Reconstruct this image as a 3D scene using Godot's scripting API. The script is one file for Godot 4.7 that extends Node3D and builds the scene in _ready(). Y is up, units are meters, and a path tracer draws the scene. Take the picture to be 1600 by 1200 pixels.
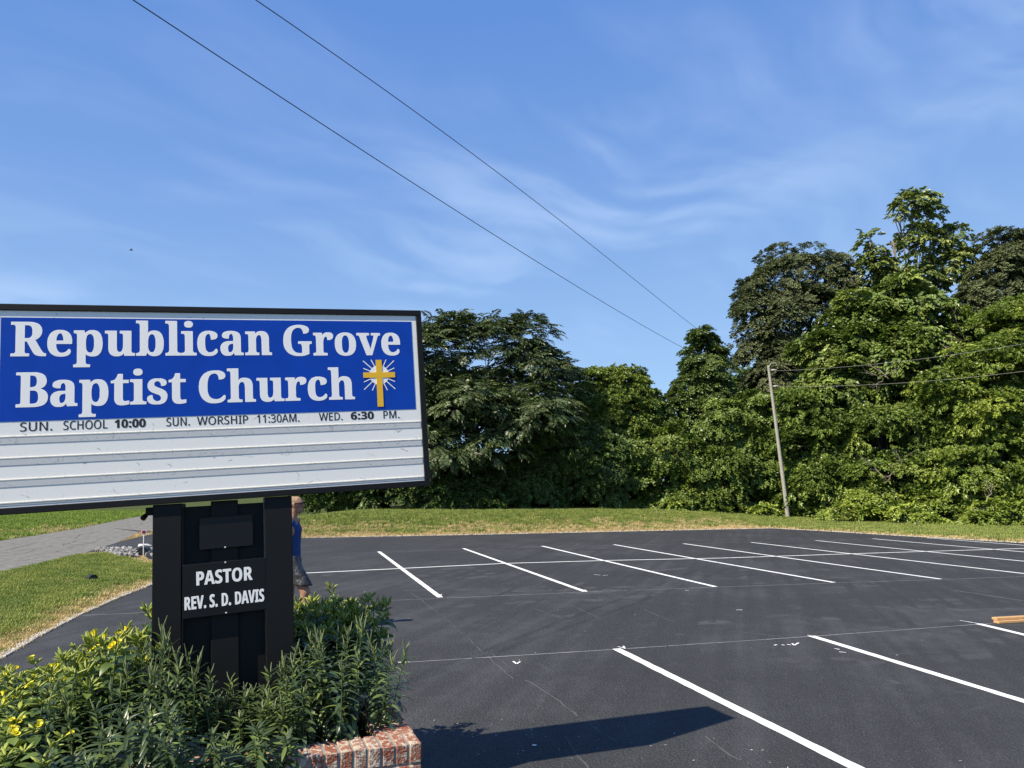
extends Node3D
# The church sign, its brick planter, the fresh parking lot and the wood behind it.
# Pixels of the 1600 x 1200 photograph give directions; distances come from the lot plane they touch.

const FOCAL := 1150.0
const EYE := Vector3(0, 1.88, 0)
const PITCH := 8.13
const ROLL := -3.44
const SLOPE := 0.0595            # the lot falls gently towards +x
var cam_basis: Basis
var rng := RandomNumberGenerator.new()
var M := {}                      # materials
var LOT := PackedVector2Array()  # outlines on the ground (x, z)
var ROAD := PackedVector2Array()
var names := {}
var noise := FastNoiseLite.new()

# ---------------------------------------------------------------- helpers
func ray(px: float, py: float) -> Vector3:
	return cam_basis * Vector3((px - 800.0) / FOCAL, -(py - 600.0) / FOCAL, -1.0)

func gp(px: float, py: float) -> Vector3:          # a pixel on the lot plane
	var d := ray(px, py)
	var t := -EYE.y / (d.y + SLOPE * d.x)
	return EYE + d * t

func at_depth(px: float, py: float, depth: float) -> Vector3:
	var d := ray(px, py)
	return EYE + d * (depth / -d.z)

func to_pixel(p: Vector3) -> Vector2:
	var q := cam_basis.inverse() * (p - EYE)
	if q.z > -0.2:
		return Vector2(-9999, -9999)
	return Vector2(800.0 - FOCAL * q.x / q.z, 600.0 + FOCAL * q.y / q.z)

func plane_y(x: float) -> float:
	return -SLOPE * clampf(x, -70.0, 45.0)

func land_y(x: float, z: float) -> float:          # the lawn: the lot plane with a low bank in front of the wood
	var s := (x - 12.0) * -0.32 + (z + 36.5) * -0.947
	var b := 0.62 * smoothstep(0.3, 10.0, s) * smoothstep(-16.0, -8.0, x) * (1.0 - 0.75 * smoothstep(6.0, 19.0, x))
	return plane_y(x) + b - 0.012

func v2(p: Vector3) -> Vector2:
	return Vector2(p.x, p.z)

func R(a: float, b: float) -> float:
	return rng.randf_range(a, b)

func numbered(called: String) -> String:
	var n: int = names.get(called, -1) + 1
	names[called] = n
	return called if n == 0 else "%s_%03d" % [called, n]

func tag(o: Node3D, label := "", category := "", group := "", kind := "") -> void:
	if label: o.set_meta("label", label)
	if category: o.set_meta("category", category)
	if group: o.set_meta("group", group)
	if kind: o.set_meta("kind", kind)

func thing(called: String, label: String, category: String, where := Vector3.ZERO, turn := 0.0, group := "") -> Node3D:
	var o := Node3D.new()
	o.name = numbered(called)
	add_child(o)
	o.position = where
	o.rotation.y = turn
	tag(o, label, category, group)
	return o

func part(called: String, mesh: Mesh, mat: Material, parent: Node, xf := Transform3D()) -> MeshInstance3D:
	var o := MeshInstance3D.new()
	o.name = called if parent != self else numbered(called)
	o.mesh = mesh
	o.material_override = mat
	o.transform = xf
	parent.add_child(o, true)
	return o

func st_new() -> SurfaceTool:
	var st := SurfaceTool.new()
	st.begin(Mesh.PRIMITIVE_TRIANGLES)
	st.set_smooth_group(-1)
	return st

func tri(st: SurfaceTool, a: Vector3, b: Vector3, c: Vector3) -> void:
	st.add_vertex(a); st.add_vertex(b); st.add_vertex(c)

func quad(st: SurfaceTool, a: Vector3, b: Vector3, c: Vector3, d: Vector3) -> void:
	tri(st, a, b, c); tri(st, a, c, d)

func done(st: SurfaceTool) -> ArrayMesh:
	st.generate_normals()
	return st.commit()

# a box with chamfered edges, centred on c
func add_box(st: SurfaceTool, c: Vector3, size: Vector3, ch := 0.0, xf := Transform3D()) -> void:
	var h := size / 2.0
	ch = minf(ch, minf(h.x, minf(h.y, h.z)) * 0.9)
	var V := func(v: Vector3) -> Vector3: return xf * (c + v)
	if ch <= 0.0:
		var p := []
		for i in 8:
			p.append(V.call(Vector3(h.x if i & 1 else -h.x, h.y if i & 2 else -h.y, h.z if i & 4 else -h.z)))
		for f in [[4, 6, 7, 5], [1, 3, 2, 0], [5, 7, 3, 1], [0, 2, 6, 4], [6, 2, 3, 7], [0, 4, 5, 1]]:
			quad(st, p[f[0]], p[f[1]], p[f[2]], p[f[3]])
		return
	var faces := []
	for ax in 3:
		for s in [-1.0, 1.0]:
			var u := (ax + 1) % 3
			var w := (ax + 2) % 3
			var q := []
			for k in [[-1, -1], [-1, 1], [1, 1], [1, -1]]:
				var v := Vector3.ZERO
				v[ax] = s * h[ax]
				v[u] = k[0] * (h[u] - ch)
				v[w] = k[1] * (h[w] - ch)
				q.append(v)
			if s < 0: q.reverse()
			quad(st, V.call(q[0]), V.call(q[1]), V.call(q[2]), V.call(q[3]))
	for ax in 3:
		var u := (ax + 1) % 3
		var w := (ax + 2) % 3
		for su in [-1.0, 1.0]:
			for sw in [-1.0, 1.0]:
				var a := Vector3.ZERO; var b := Vector3.ZERO; var c2 := Vector3.ZERO; var d := Vector3.ZERO
				a[ax] = -(h[ax] - ch); a[u] = su * h[u]; a[w] = sw * (h[w] - ch)
				b[ax] = h[ax] - ch; b[u] = su * h[u]; b[w] = sw * (h[w] - ch)
				c2[ax] = h[ax] - ch; c2[u] = su * (h[u] - ch); c2[w] = sw * h[w]
				d[ax] = -(h[ax] - ch); d[u] = su * (h[u] - ch); d[w] = sw * h[w]
				if su * sw < 0: quad(st, V.call(d), V.call(c2), V.call(b), V.call(a))
				else: quad(st, V.call(a), V.call(b), V.call(c2), V.call(d))
	for sx in [-1.0, 1.0]:
		for sy in [-1.0, 1.0]:
			for sz in [-1.0, 1.0]:
				var a := Vector3(sx * h.x, sy * (h.y - ch), sz * (h.z - ch))
				var b := Vector3(sx * (h.x - ch), sy * h.y, sz * (h.z - ch))
				var d := Vector3(sx * (h.x - ch), sy * (h.y - ch), sz * h.z)
				if sx * sy * sz < 0: tri(st, V.call(a), V.call(b), V.call(d))
				else: tri(st, V.call(a), V.call(d), V.call(b))

func box_mesh(size: Vector3, ch := 0.0, c := Vector3.ZERO) -> ArrayMesh:
	var st := st_new()
	add_box(st, c, size, ch)
	return done(st)

# a tapered tube along points; radii as many as points
func add_tube(st: SurfaceTool, pts: Array, radii: Array, sides := 7, capped := true) -> void:
	var rings := []
	var up := Vector3(0.31, 0.2, 0.93).normalized()
	for i in pts.size():
		var t: Vector3 = ((pts[mini(i + 1, pts.size() - 1)] as Vector3) - (pts[maxi(i - 1, 0)] as Vector3)).normalized()
		if absf(t.dot(up)) > 0.95: up = Vector3(0.9, 0.1, -0.4).normalized()
		var a := t.cross(up).normalized()
		var b := t.cross(a)
		var ring := []
		for k in sides:
			var an := TAU * k / sides
			ring.append((pts[i] as Vector3) + (a * cos(an) + b * sin(an)) * float(radii[i]))
		rings.append(ring)
	st.set_smooth_group(0)
	for i in pts.size() - 1:
		for k in sides:
			var k2 := (k + 1) % sides
			quad(st, rings[i][k], rings[i][k2], rings[i + 1][k2], rings[i + 1][k])
	if capped:
		st.set_smooth_group(-1)
		for k in range(1, sides - 1):
			tri(st, rings[0][0], rings[0][k + 1], rings[0][k])
			tri(st, rings[-1][0], rings[-1][k], rings[-1][k + 1])
	st.set_smooth_group(-1)

# a flat outline on the lot plane, lifted
func sheet(poly: PackedVector2Array, lift: float, uv_rect := Rect2(), fine := 1.0) -> ArrayMesh:
	var st := st_new()
	var ids := Geometry2D.triangulate_polygon(poly)
	for i in range(0, ids.size(), 3):
		var p := [poly[ids[i]], poly[ids[i + 1]], poly[ids[i + 2]]]
		if (p[1] - p[0]).cross(p[2] - p[0]) < 0.0: p = [p[0], p[2], p[1]]
		for q: Vector2 in p:
			st.set_uv(q * fine)
			if uv_rect.size.x > 0.0:
				st.set_uv2((q - uv_rect.position) / uv_rect.size)
			st.set_normal(Vector3(SLOPE, 1, 0).normalized())
			st.add_vertex(Vector3(q.x, plane_y(q.x) + lift, q.y))
	st.generate_tangents()
	return st.commit()

func material(color: Color, rough := 0.8, spec := 0.5, metal := 0.0) -> StandardMaterial3D:   # colour given as linear base colour
	var m := StandardMaterial3D.new()
	m.albedo_color = color.linear_to_srgb()
	m.roughness = rough
	m.metallic_specular = spec
	m.metallic = metal
	return m

func noise_tex(freq: float, size := 512, octaves := 4, ramp: Array = [], as_normal := false, strength := 4.0, seed_ := 1, kind := FastNoiseLite.TYPE_SIMPLEX_SMOOTH) -> NoiseTexture2D:
	var n := FastNoiseLite.new()
	n.noise_type = kind
	n.frequency = freq
	n.fractal_octaves = octaves
	n.seed = seed_
	var t := NoiseTexture2D.new()
	t.width = size; t.height = size
	t.seamless = true
	t.noise = n
	if as_normal:
		t.as_normal_map = true
		t.bump_strength = strength
	elif ramp:
		var g := Gradient.new()
		var off := PackedFloat32Array()
		var cols := PackedColorArray()
		for r in ramp:
			off.append(r[0]); cols.append((r[1] as Color).linear_to_srgb())
		g.offsets = off; g.colors = cols
		t.color_ramp = g
	return t

func tri_map(m: StandardMaterial3D, scale: float, world := true) -> void:
	m.uv1_triplanar = true
	m.uv1_world_triplanar = world
	m.uv1_scale = Vector3.ONE * scale

func multi(called: String, mesh: Mesh, mat: Material, buf: PackedFloat32Array, parent: Node) -> MultiMeshInstance3D:
	var mm := MultiMesh.new()
	mm.transform_format = MultiMesh.TRANSFORM_3D
	mm.use_colors = true
	mm.mesh = mesh
	mm.instance_count = buf.size() / 16
	mm.buffer = buf
	var o := MultiMeshInstance3D.new()
	o.name = called if parent != self else numbered(called)
	o.multimesh = mm
	o.material_override = mat
	parent.add_child(o, true)
	return o

func put(buf: PackedFloat32Array, b: Basis, o: Vector3, c: Color) -> void:
	buf.append_array(PackedFloat32Array([b.x.x, b.y.x, b.z.x, o.x, b.x.y, b.y.y, b.z.y, o.y, b.x.z, b.y.z, b.z.z, o.z, c.r, c.g, c.b, 1.0]))

# ---------------------------------------------------------------- materials
func leaf_material(rough := 0.5, through := 0.3, spec := 0.4) -> StandardMaterial3D:
	var m := StandardMaterial3D.new()
	m.vertex_color_use_as_albedo = true
	m.roughness = rough
	m.metallic_specular = spec
	m.backlight_enabled = true
	m.backlight = Color(0.9, 1.0, 0.35) * through
	m.cull_mode = BaseMaterial3D.CULL_DISABLED
	return m

func make_materials() -> void:
	M.black = material(Color(0.0045, 0.005, 0.006), 0.42, 0.38)
	M.black_panel = material(Color(0.006, 0.0065, 0.008), 0.3, 0.4)
	for k in ["black", "black_panel"]:
		M[k].roughness_texture = noise_tex(0.006, 512, 5, [[0.0, Color(0.7, 0.7, 0.7)], [1.0, Color(1, 1, 1)]], false, 1.0, 8)
		M[k].roughness = 0.6 if k == "black" else 0.42
		tri_map(M[k], 0.8)
	M.white_letter = material(Color(0.91, 0.91, 0.90), 0.45)
	M.black_letter = material(Color(0.012, 0.012, 0.013), 0.5)
	M.gold = material(Color(0.84, 0.50, 0.04), 0.5, 0.3)
	M.paint = material(Color(0.80, 0.81, 0.80), 0.75)
	M.paint.albedo_texture = noise_tex(0.03, 512, 5, [[0.0, Color(0.78, 0.78, 0.78)], [0.35, Color(0.97, 0.97, 0.97)], [1.0, Color(1, 1, 1)]], false, 1.0, 21)
	tri_map(M.paint, 1.2)
	M.chalk = material(Color(0.34, 0.35, 0.36), 0.9)
	M.chip = material(Color(0.62, 0.62, 0.58), 0.9)
	M.wire = material(Color(0.035, 0.035, 0.038), 0.6)
	M.wire_pale = material(Color(0.30, 0.30, 0.27), 0.5)
	M.pole = material(Color(0.38, 0.375, 0.34), 0.9)
	M.pole.albedo_texture = noise_tex(0.02, 512, 5, [[0.0, Color(0.55, 0.53, 0.5)], [0.5, Color(0.9, 0.88, 0.85)], [1.0, Color(1, 1, 1)]], false, 1.0, 22)
	tri_map(M.pole, 1.0)
	M.pole.uv1_scale = Vector3(3.0, 0.25, 3.0)
	M.lumber = material(Color(0.56, 0.36, 0.17), 0.75)
	M.lumber.albedo_texture = noise_tex(0.03, 512, 4, [[0.0, Color(0.6, 0.5, 0.4)], [0.5, Color(0.95, 0.9, 0.85)], [1.0, Color(1, 1, 1)]], false, 1.0, 23)
	M.lumber.uv1_triplanar = true
	M.lumber.uv1_scale = Vector3(0.4, 9.0, 9.0)
	M.bark = material(Color(0.15, 0.12, 0.09), 0.95)
	M.bark.albedo_texture = noise_tex(0.03, 512, 5, [[0.0, Color(0.5, 0.48, 0.45)], [1.0, Color(1, 1, 1)]], false, 1.0, 24)
	tri_map(M.bark, 1.5)
	M.bark_pale = material(Color(0.38, 0.33, 0.26), 0.9)
	M.bark_pale.albedo_texture = M.bark.albedo_texture
	tri_map(M.bark_pale, 1.5)
	M.leaf = leaf_material(0.40, 0.5, 0.45)
	M.leaf_dull = leaf_material(0.6, 0.4, 0.35)
	M.grass = leaf_material(0.6, 0.5, 0.3)
	M.stone = material(Color(1, 1, 1), 0.9, 0.3)
	M.stone.vertex_color_use_as_albedo = true
	M.tube_black = material(Color(0.012, 0.012, 0.012), 0.6)
	M.soil = material(Color(0.09, 0.065, 0.045), 0.95, 0.2)
	M.soil.albedo_texture = noise_tex(0.06, 512, 5, [[0.0, Color(0.35, 0.35, 0.35)], [1.0, Color(1, 1, 1)]], false, 1.0, 25)
	tri_map(M.soil, 2.5)
# ---------------------------------------------------------------- ground, lot and road
func asphalt_grain(seed_: int, base: float, spread: float, pale: float) -> ImageTexture:
	var n := 512
	var im := Image.create(n, n, false, Image.FORMAT_RGB8)
	var r := RandomNumberGenerator.new()
	r.seed = seed_
	for y in n:
		for x in n:
			var v := base + r.randf_range(-spread, spread)
			if r.randf() < pale: v += r.randf_range(0.05, 0.22)
			im.set_pixel(x, y, Color(v * 0.985, v * 1.01, v * 1.04))
	return ImageTexture.create_from_image(im)

const LOT_RECT := Rect2(-24, -41, 54, 46)

func stroke(data: PackedByteArray, w: int, h: int, pts: Array, width: float, alpha: float, tone: int, wob := 0.04) -> void:
	# a mark left on the seal coat: pts are ground points
	for i in pts.size() - 1:
		var a: Vector2 = pts[i]
		var b: Vector2 = pts[i + 1]
		var steps := int(a.distance_to(b) / 0.03) + 1
		for s in steps:
			var p := a.lerp(b, float(s) / steps)
			p += Vector2(noise.get_noise_2d(p.x * 9.0, p.y * 9.0), noise.get_noise_2d(p.y * 9.0 + 50.0, p.x * 9.0)) * wob
			var f := alpha * clampf(0.55 + 1.2 * noise.get_noise_2d(p.x * 30.0 + 7.0, p.y * 30.0), 0.0, 1.0)
			var q := (p - LOT_RECT.position) / LOT_RECT.size * Vector2(w, h)
			var rad := width / LOT_RECT.size.x * w * 0.5
			var x0 := int(q.x - rad); var y0 := int(q.y - rad)
			for yy in range(y0, int(q.y + rad) + 1):
				for xx in range(x0, int(q.x + rad) + 1):
					if xx < 0 or yy < 0 or xx >= w or yy >= h: continue
					var o := (yy * w + xx) * 4
					var off := Vector2(xx + 0.5, yy + 0.5).distance_to(q) / maxf(rad, 0.8)
					var al := int(f * 255.0 * clampf(1.2 - off * off * 1.2, 0.0, 1.0))
					if data[o + 3] < al:
						data[o] = tone; data[o + 1] = tone; data[o + 2] = tone + 4
						data[o + 3] = al

func lot_marks() -> ImageTexture:
	var w := 1500
	var h := 1278
	var data := PackedByteArray()
	data.resize(w * h * 4)
	noise.seed = 5
	noise.frequency = 0.05
	noise.fractal_octaves = 4
	var big := FastNoiseLite.new()
	big.seed = 9; big.frequency = 0.012; big.fractal_octaves = 5
	var im_a := big.get_image(w, h, false, false, false)
	var fine := FastNoiseLite.new()
	fine.seed = 12; fine.frequency = 0.09; fine.fractal_octaves = 3
	var im_f := fine.get_image(w, h, false, false, false)
	var streak := FastNoiseLite.new()     # squeegee sweeps run along the stalls
	streak.seed = 13; streak.frequency = 0.05; streak.fractal_octaves = 4
	var A := im_a.get_data(); var Fd := im_f.get_data()
	for y in h:
		for x in w:
			var o := y * w + x
			var a := A[o] / 255.0
			var f := Fd[o] / 255.0
			var u := x * 0.958 + y * 0.288
			var v := -x * 0.288 + y * 0.958
			var s := streak.get_noise_2d(u * 2.2, v * 0.10)
			var t := (a - 0.5) * 1.0 + (f - 0.5) * 0.30 + s * 0.42
			var k := o * 4
			if t > 0.0:
				data[k] = 122; data[k + 1] = 124; data[k + 2] = 128
				data[k + 3] = int(clampf(t * 66.0, 0.0, 64.0))
			else:
				data[k] = 28; data[k + 1] = 28; data[k + 2] = 30
				data[k + 3] = int(clampf(-t * 105.0, 0.0, 80.0))
	var g := func(a: float, b: float) -> Vector2: return v2(gp(a, b))
	var r := RandomNumberGenerator.new()
	r.seed = 77
	for i in 150:                       # scuffs, hose drags and chalk dust
		var c := Vector2(r.randf_range(-9, 18), r.randf_range(-33, -4))
		var an := r.randf_range(0, TAU)
		var ln := r.randf_range(0.2, 2.6)
		var b := c + Vector2(cos(an), sin(an)) * ln
		stroke(data, w, h, [c, (c + b) / 2 + Vector2(r.randf_range(-0.2, 0.2), r.randf_range(-0.2, 0.2)), b], r.randf_range(0.04, 0.09), r.randf_range(0.03, 0.11), 150)
	for q in [[1480, 1000, 1.5], [1520, 960, 1.2], [1250, 905, 1.3], [860, 930, 1.0], [640, 895, 0.9], [850, 862, 1.0], [1430, 870, 1.4]]:
		for i in 46:                    # smeared lime dust round the layout marks
			var c: Vector2 = g.call(q[0], q[1]) + Vector2(r.randfn(0, 1), r.randfn(0, 1)) * float(q[2]) * Vector2(1.2, 0.8)
			var b := c + Vector2(0.958, -0.288).rotated(r.randf_range(-0.35, 0.35)) * r.randf_range(0.3, 1.4)
			stroke(data, w, h, [c, b], r.randf_range(0.16, 0.5), r.randf_range(0.02, 0.085), 165)
	return ImageTexture.create_from_image(Image.create_from_data(w, h, false, Image.FORMAT_RGBA8, data))

func strip(pts: Array, width: float, lift: float, rough_edge := 0.004, seg := 0.12) -> ArrayMesh:
	# painted stripe along ground points
	var st := st_new()
	var line := []
	for i in pts.size() - 1:
		var a: Vector2 = pts[i]; var b: Vector2 = pts[i + 1]
		var n := maxi(1, int(a.distance_to(b) / seg))
		for k in n: line.append(a.lerp(b, float(k) / n))
	line.append(pts[-1])
	var L := []; var Rr := []
	for i in line.size():
		var t: Vector2 = ((line[mini(i + 1, line.size() - 1)] as Vector2) - (line[maxi(i - 1, 0)] as Vector2)).normalized()
		var s := Vector2(-t.y, t.x)
		L.append((line[i] as Vector2) + s * (width / 2 + R(-rough_edge, rough_edge)))
		Rr.append((line[i] as Vector2) - s * (width / 2 + R(-rough_edge, rough_edge)))
	var P := func(q: Vector2) -> Vector3: return Vector3(q.x, plane_y(q.x) + lift, q.y)
	for i in line.size() - 1:
		quad(st, P.call(L[i]), P.call(Rr[i]), P.call(Rr[i + 1]), P.call(L[i + 1]))
	var m := done(st)
	return m

func dry_amount(x: float, z: float) -> float:       # dead, scorched grass along the fresh asphalt
	var p := Vector2(x, z)
	var best := 99.0
	for i in LOT.size():
		var c := Geometry2D.get_closest_point_to_segment(p, LOT[i], LOT[(i + 1) % LOT.size()])
		best = minf(best, c.distance_to(p))
	var n := noise.get_noise_2d(x * 22.0, z * 22.0)
	var n2 := noise.get_noise_2d(x * 7.0 + 90.0, z * 7.0)
	var wide := 0.55 + 0.5 * n2
	if z < -27.0: wide = 4.6 + 5.0 * n2
	if x > 12.0: wide = 1.5 + 1.6 * n2
	return clampf(1.15 - best / maxf(wide, 0.25) + n * 0.55, 0.0, 1.0)

func build_ground() -> void:
	var e := func(a: float, b: float) -> Vector2: return v2(gp(a, b))
	LOT = PackedVector2Array([Vector2(-3.0, 5.0), e.call(-40, 1055), e.call(60, 996), e.call(125, 962), e.call(185, 935), e.call(238, 914), Vector2(-7.9, -17.0), Vector2(-8.6, -18.8), Vector2(-9.9, -19.9),
		e.call(215, 861), e.call(170, 862), e.call(140, 864.5), e.call(126, 866), e.call(165, 853), e.call(200, 843), e.call(240, 834), Vector2(-19.6, -36.0), Vector2(-15.0, -32.0), e.call(478, 840.5), e.call(700, 836.5), e.call(950, 831), e.call(1205, 825.5), e.call(1290, 830), e.call(1420, 838), e.call(1600, 848.5), Vector2(24.5, -17.0), Vector2(29.0, -6.0), Vector2(29.0, 5.0)])
	ROAD = PackedVector2Array([e.call(-160, 960), e.call(0, 897), e.call(60, 883), e.call(128, 866.5), Vector2(-13.6, -24.6), Vector2(-16.4, -32.0), Vector2(-19.5, -45.0), Vector2(-24.0, -66.0), Vector2(-30.5, -66.0), Vector2(-25.6, -49.0), e.call(120, 826), e.call(0, 845), e.call(-160, 873)])
	noise.seed = 5; noise.frequency = 0.05; noise.fractal_octaves = 4
	# the lawn and the land beyond, one sheet to the horizon
	var xs := []; var zs := []
	for v in [-420.0, -260.0, -160.0, -100.0, -70.0, -56.0]: xs.append(v)
	var x := -46.0
	while x < 42.0:
		xs.append(x); x += 0.8
	for v in [46.0, 60.0, 90.0, 150.0, 260.0, 420.0]: xs.append(v)
	for v in [-520.0, -320.0, -200.0, -130.0, -95.0, -80.0]: zs.append(v)
	var z := -70.0
	while z < 10.0:
		zs.append(z); z += 0.8
	for v in [14.0, 30.0, 70.0, 150.0]: zs.append(v)
	var st := st_new()
	st.set_smooth_group(0)
	for j in zs.size():
		for i in xs.size():
			var p := Vector3(xs[i], land_y(xs[i], zs[j]), zs[j])
			var d := 0.0
			if absf(p.x) < 40.0 and p.z > -60.0: d = dry_amount(p.x, p.z)
			st.set_color(Color(0.085, 0.105, 0.030).lerp(Color(0.26, 0.19, 0.095), d))
			st.add_vertex(p)
	var nx := xs.size()
	for j in zs.size() - 1:
		for i in nx - 1:
			var a := j * nx + i
			for k in [a, a + 1, a + nx + 1, a, a + nx + 1, a + nx]: st.add_index(k)
	st.generate_normals()
	M.lawn = material(Color(1, 1, 1), 0.95, 0.2)
	M.lawn.vertex_color_use_as_albedo = true
	M.lawn.albedo_texture = noise_tex(0.05, 512, 5, [[0.0, Color(0.45, 0.45, 0.4)], [0.5, Color(0.8, 0.8, 0.75)], [1.0, Color(1, 1, 1)]], false, 1.0, 31)
	tri_map(M.lawn, 0.7)
	tag(part("ground", st.commit(), M.lawn, self), "", "", "", "structure")
	# the old road
	M.road = material(Color(1.0, 0.955, 0.88), 0.95, 0.2)
	M.road.albedo_texture = noise_tex(0.012, 512, 6, [[0.0, Color(0.12, 0.125, 0.125)], [0.4, Color(0.165, 0.17, 0.17)], [0.6, Color(0.19, 0.195, 0.192)], [1.0, Color(0.24, 0.24, 0.23)]], false, 1.0, 32)
	M.road.uv1_triplanar = true
	M.road.uv1_world_triplanar = true
	M.road.uv1_scale = Vector3(0.55, 0.3, 0.30)
	var road := part("road", sheet(ROAD, -0.005), M.road, self)
	tag(road, "", "", "", "structure")
	M.crack = material(Color(0.075, 0.078, 0.08), 0.95, 0.2)
	for i in 22:                        # long wandering cracks and worn ruts of the old surface
		var t := R(0.0, 1.0)
		var c: Vector2 = e.call(lerpf(-40, 235, t), lerpf(882, 818, t) + R(-24, 20) * (1.0 - 0.65 * t))
		var way := Vector2(-0.22, -0.975).rotated(R(-0.25, 0.25))
		var line := []
		var len := rng.randi_range(6, 26)
		for k in len:
			line.append(c + way * k * 0.16 + Vector2(R(-0.04, 0.04), R(-0.04, 0.04)))
		var fits := true
		for q in line:
			if not Geometry2D.is_point_in_polygon(q, ROAD) or Geometry2D.is_point_in_polygon(q, LOT): fits = false
		if fits: part("crack", strip(line, R(0.010, 0.024), -0.002, 0.008, 0.2), M.crack, road)
	# the fresh lot
	M.lot = material(Color(1, 1, 1), 0.86, 0.32)
	M.lot.albedo_texture = asphalt_grain(3, 0.215, 0.045, 0.07)
	M.lot.detail_enabled = true
	M.lot.detail_albedo = lot_marks()
	M.lot.detail_uv_layer = BaseMaterial3D.DETAIL_UV_2
	M.lot.detail_blend_mode = BaseMaterial3D.BLEND_MODE_MIX
	M.lot.normal_enabled = true
	M.lot.normal_texture = noise_tex(0.16, 512, 3, [], true, 5.0, 34)
	M.lot.normal_scale = 0.45
	var lot := part("parking_lot", sheet(LOT, 0.0, LOT_RECT, 0.42), M.lot, self)
	tag(lot, "", "", "", "structure")
	# stall lines: where each begins at the far end and ends
	var far := [[592, 862], [724, 857], [847, 853.3], [959, 851], [1068, 849.5], [1174, 847.6], [1274, 844.6], [1363, 841.8]]
	var near := [[688, 933.5], [914, 924.5], [1118, 917], [1303, 910.3], [1470, 905]]
	var fa := []; var ne := []
	for q in far: fa.append(e.call(q[0], q[1]))
	for q in near: ne.append(e.call(q[0], q[1]))
	for i in 4: ne.append((ne[4] as Vector2) + ((ne[4] as Vector2) - (ne[0] as Vector2)) / 4.0 * (i + 1))
	fa.append(e.call(1448, 840.5))
	for i in fa.size():
		part("stall_line", strip([fa[i], ne[i]], 0.105, 0.004), M.paint, lot)
	for q in [[[963, 1014], [1337, 1200]], [[1268, 994], [1600, 1096]], [[1529, 975], [1600, 992]]]:
		var a: Vector2 = e.call(q[0][0], q[0][1])
		var b: Vector2 = e.call(q[1][0], q[1][1])
		part("stall_line", strip([a, a + (b - a).normalized() * 5.6], 0.105, 0.004), M.paint, lot)
	part("divider_line", strip([e.call(470, 896.3), e.call(640, 888), e.call(790, 880.7), e.call(955, 876), e.call(1130, 872.3), e.call(1350, 865), e.call(1600, 857.2), Vector2(22.5, -24.6)], 0.095, 0.008), M.paint, lot)
	# snapped chalk lines, broken where the chalk is thin
	for q in [[[470, 943], [620, 938], [914, 925.2], [1118, 917.6], [1303, 911], [1470, 905.6], [1600, 901]], [[622, 1036], [963, 1014.8], [1268, 994.6], [1529, 975.6], [1580, 971.5]], [[540, 865], [592, 863], [847, 854], [1068, 849.8], [1274, 845], [1420, 840]], [[1490, 922.5], [1600, 939]], [[120, 962], [168, 960], [236, 957]]]:
		var pts := []
		for k in q: pts.append(e.call(k[0], k[1]))
		for i in pts.size() - 1:
			var n := int((pts[i] as Vector2).distance_to(pts[i + 1]) / 0.9) + 1
			for k in n:
				part("chalk_line", strip([(pts[i] as Vector2).lerp(pts[i + 1], float(k) / n), (pts[i] as Vector2).lerp(pts[i + 1], (k + R(0.96, 1.0)) / n)], R(0.010, 0.016), 0.0025, 0.003), M.chalk, lot)
	# hairline seams and scrapes that show pale through the coating
	M.seam = material(Color(0.085, 0.088, 0.09), 0.9, 0.3)
	for q in [[[640, 926], [655, 935], [712, 980], [760, 1025], [806, 1066]], [[765, 1020], [800, 1045], [808, 1054]], [[820, 1062], [850, 1080], [880, 1102], [912, 1127]], [[912, 1127], [975, 1165]], [[830, 950], [905, 975]], [[890, 945], [945, 970]], [[880, 1150], [925, 1210]], [[1100, 1150], [1180, 1205]], [[1100, 925], [1150, 940], [1300, 975]], [[930, 935], [1000, 950], [1060, 975]], [[1340, 962], [1480, 950]]]:
		var pts := []
		for k in q: pts.append(e.call(k[0], k[1]))
		var line := []
		for i in pts.size() - 1:
			var n := int((pts[i] as Vector2).distance_to(pts[i + 1]) / 0.12) + 1
			for k in n:
				var p: Vector2 = (pts[i] as Vector2).lerp(pts[i + 1], float(k) / n)
				line.append(p + Vector2(noise.get_noise_2d(p.x * 60, p.y * 60), noise.get_noise_2d(p.y * 60, p.x * 60 + 30)) * 0.028)
		var from := 0
		while from < line.size() - 3:
			var upto := mini(from + rng.randi_range(4, 16), line.size() - 1)
			part("seam", strip(line.slice(from, upto + 1), R(0.008, 0.018), 0.002, 0.005, 0.06), M.seam, lot)
			from = upto + rng.randi_range(0, 2)
	# short layout ticks at the ends of the lines and between them
	for q in [[690, 929, 686, 934], [914, 922, 917, 925], [965, 1011, 974, 1013], [974, 1010, 976, 1014], [802, 1034, 807, 1038], [807, 1038, 813, 1034.5], [1262, 993, 1276, 996], [1210, 1009, 1214, 1008], [1221, 1008, 1226, 1009], [1230, 1007.5, 1236, 1008.5], [1238, 1006, 1241, 1009], [1241, 1009, 1248, 1005], [1304, 1014, 1312, 1015.5], [1311, 1019, 1322, 1020.5], [1150, 953.5, 1160, 953.5], [928, 898, 938, 899], [942, 899.5, 950, 899], [900, 850.5, 905, 850.5], [1070, 922.5, 1076, 923], [622, 1035.5, 640, 1035], [1500, 970, 1530, 975], [832, 1165, 838, 1166]]:
		part("layout_tick", strip([e.call(q[0], q[1]), e.call(q[2], q[3])], 0.022, 0.006, 0.003, 0.05), M.paint, lot)
	# pale chips and leaf bits
	var chip := st_new()
	tri(chip, Vector3(-0.5, 0, 0.1), Vector3(0.1, 0.15, -0.2), Vector3(0.5, 0.05, 0.15))
	tri(chip, Vector3(-0.5, 0, 0.1), Vector3(0.5, 0.05, 0.15), Vector3(0.0, 0.1, 0.3))
	var buf := PackedFloat32Array()
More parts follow.
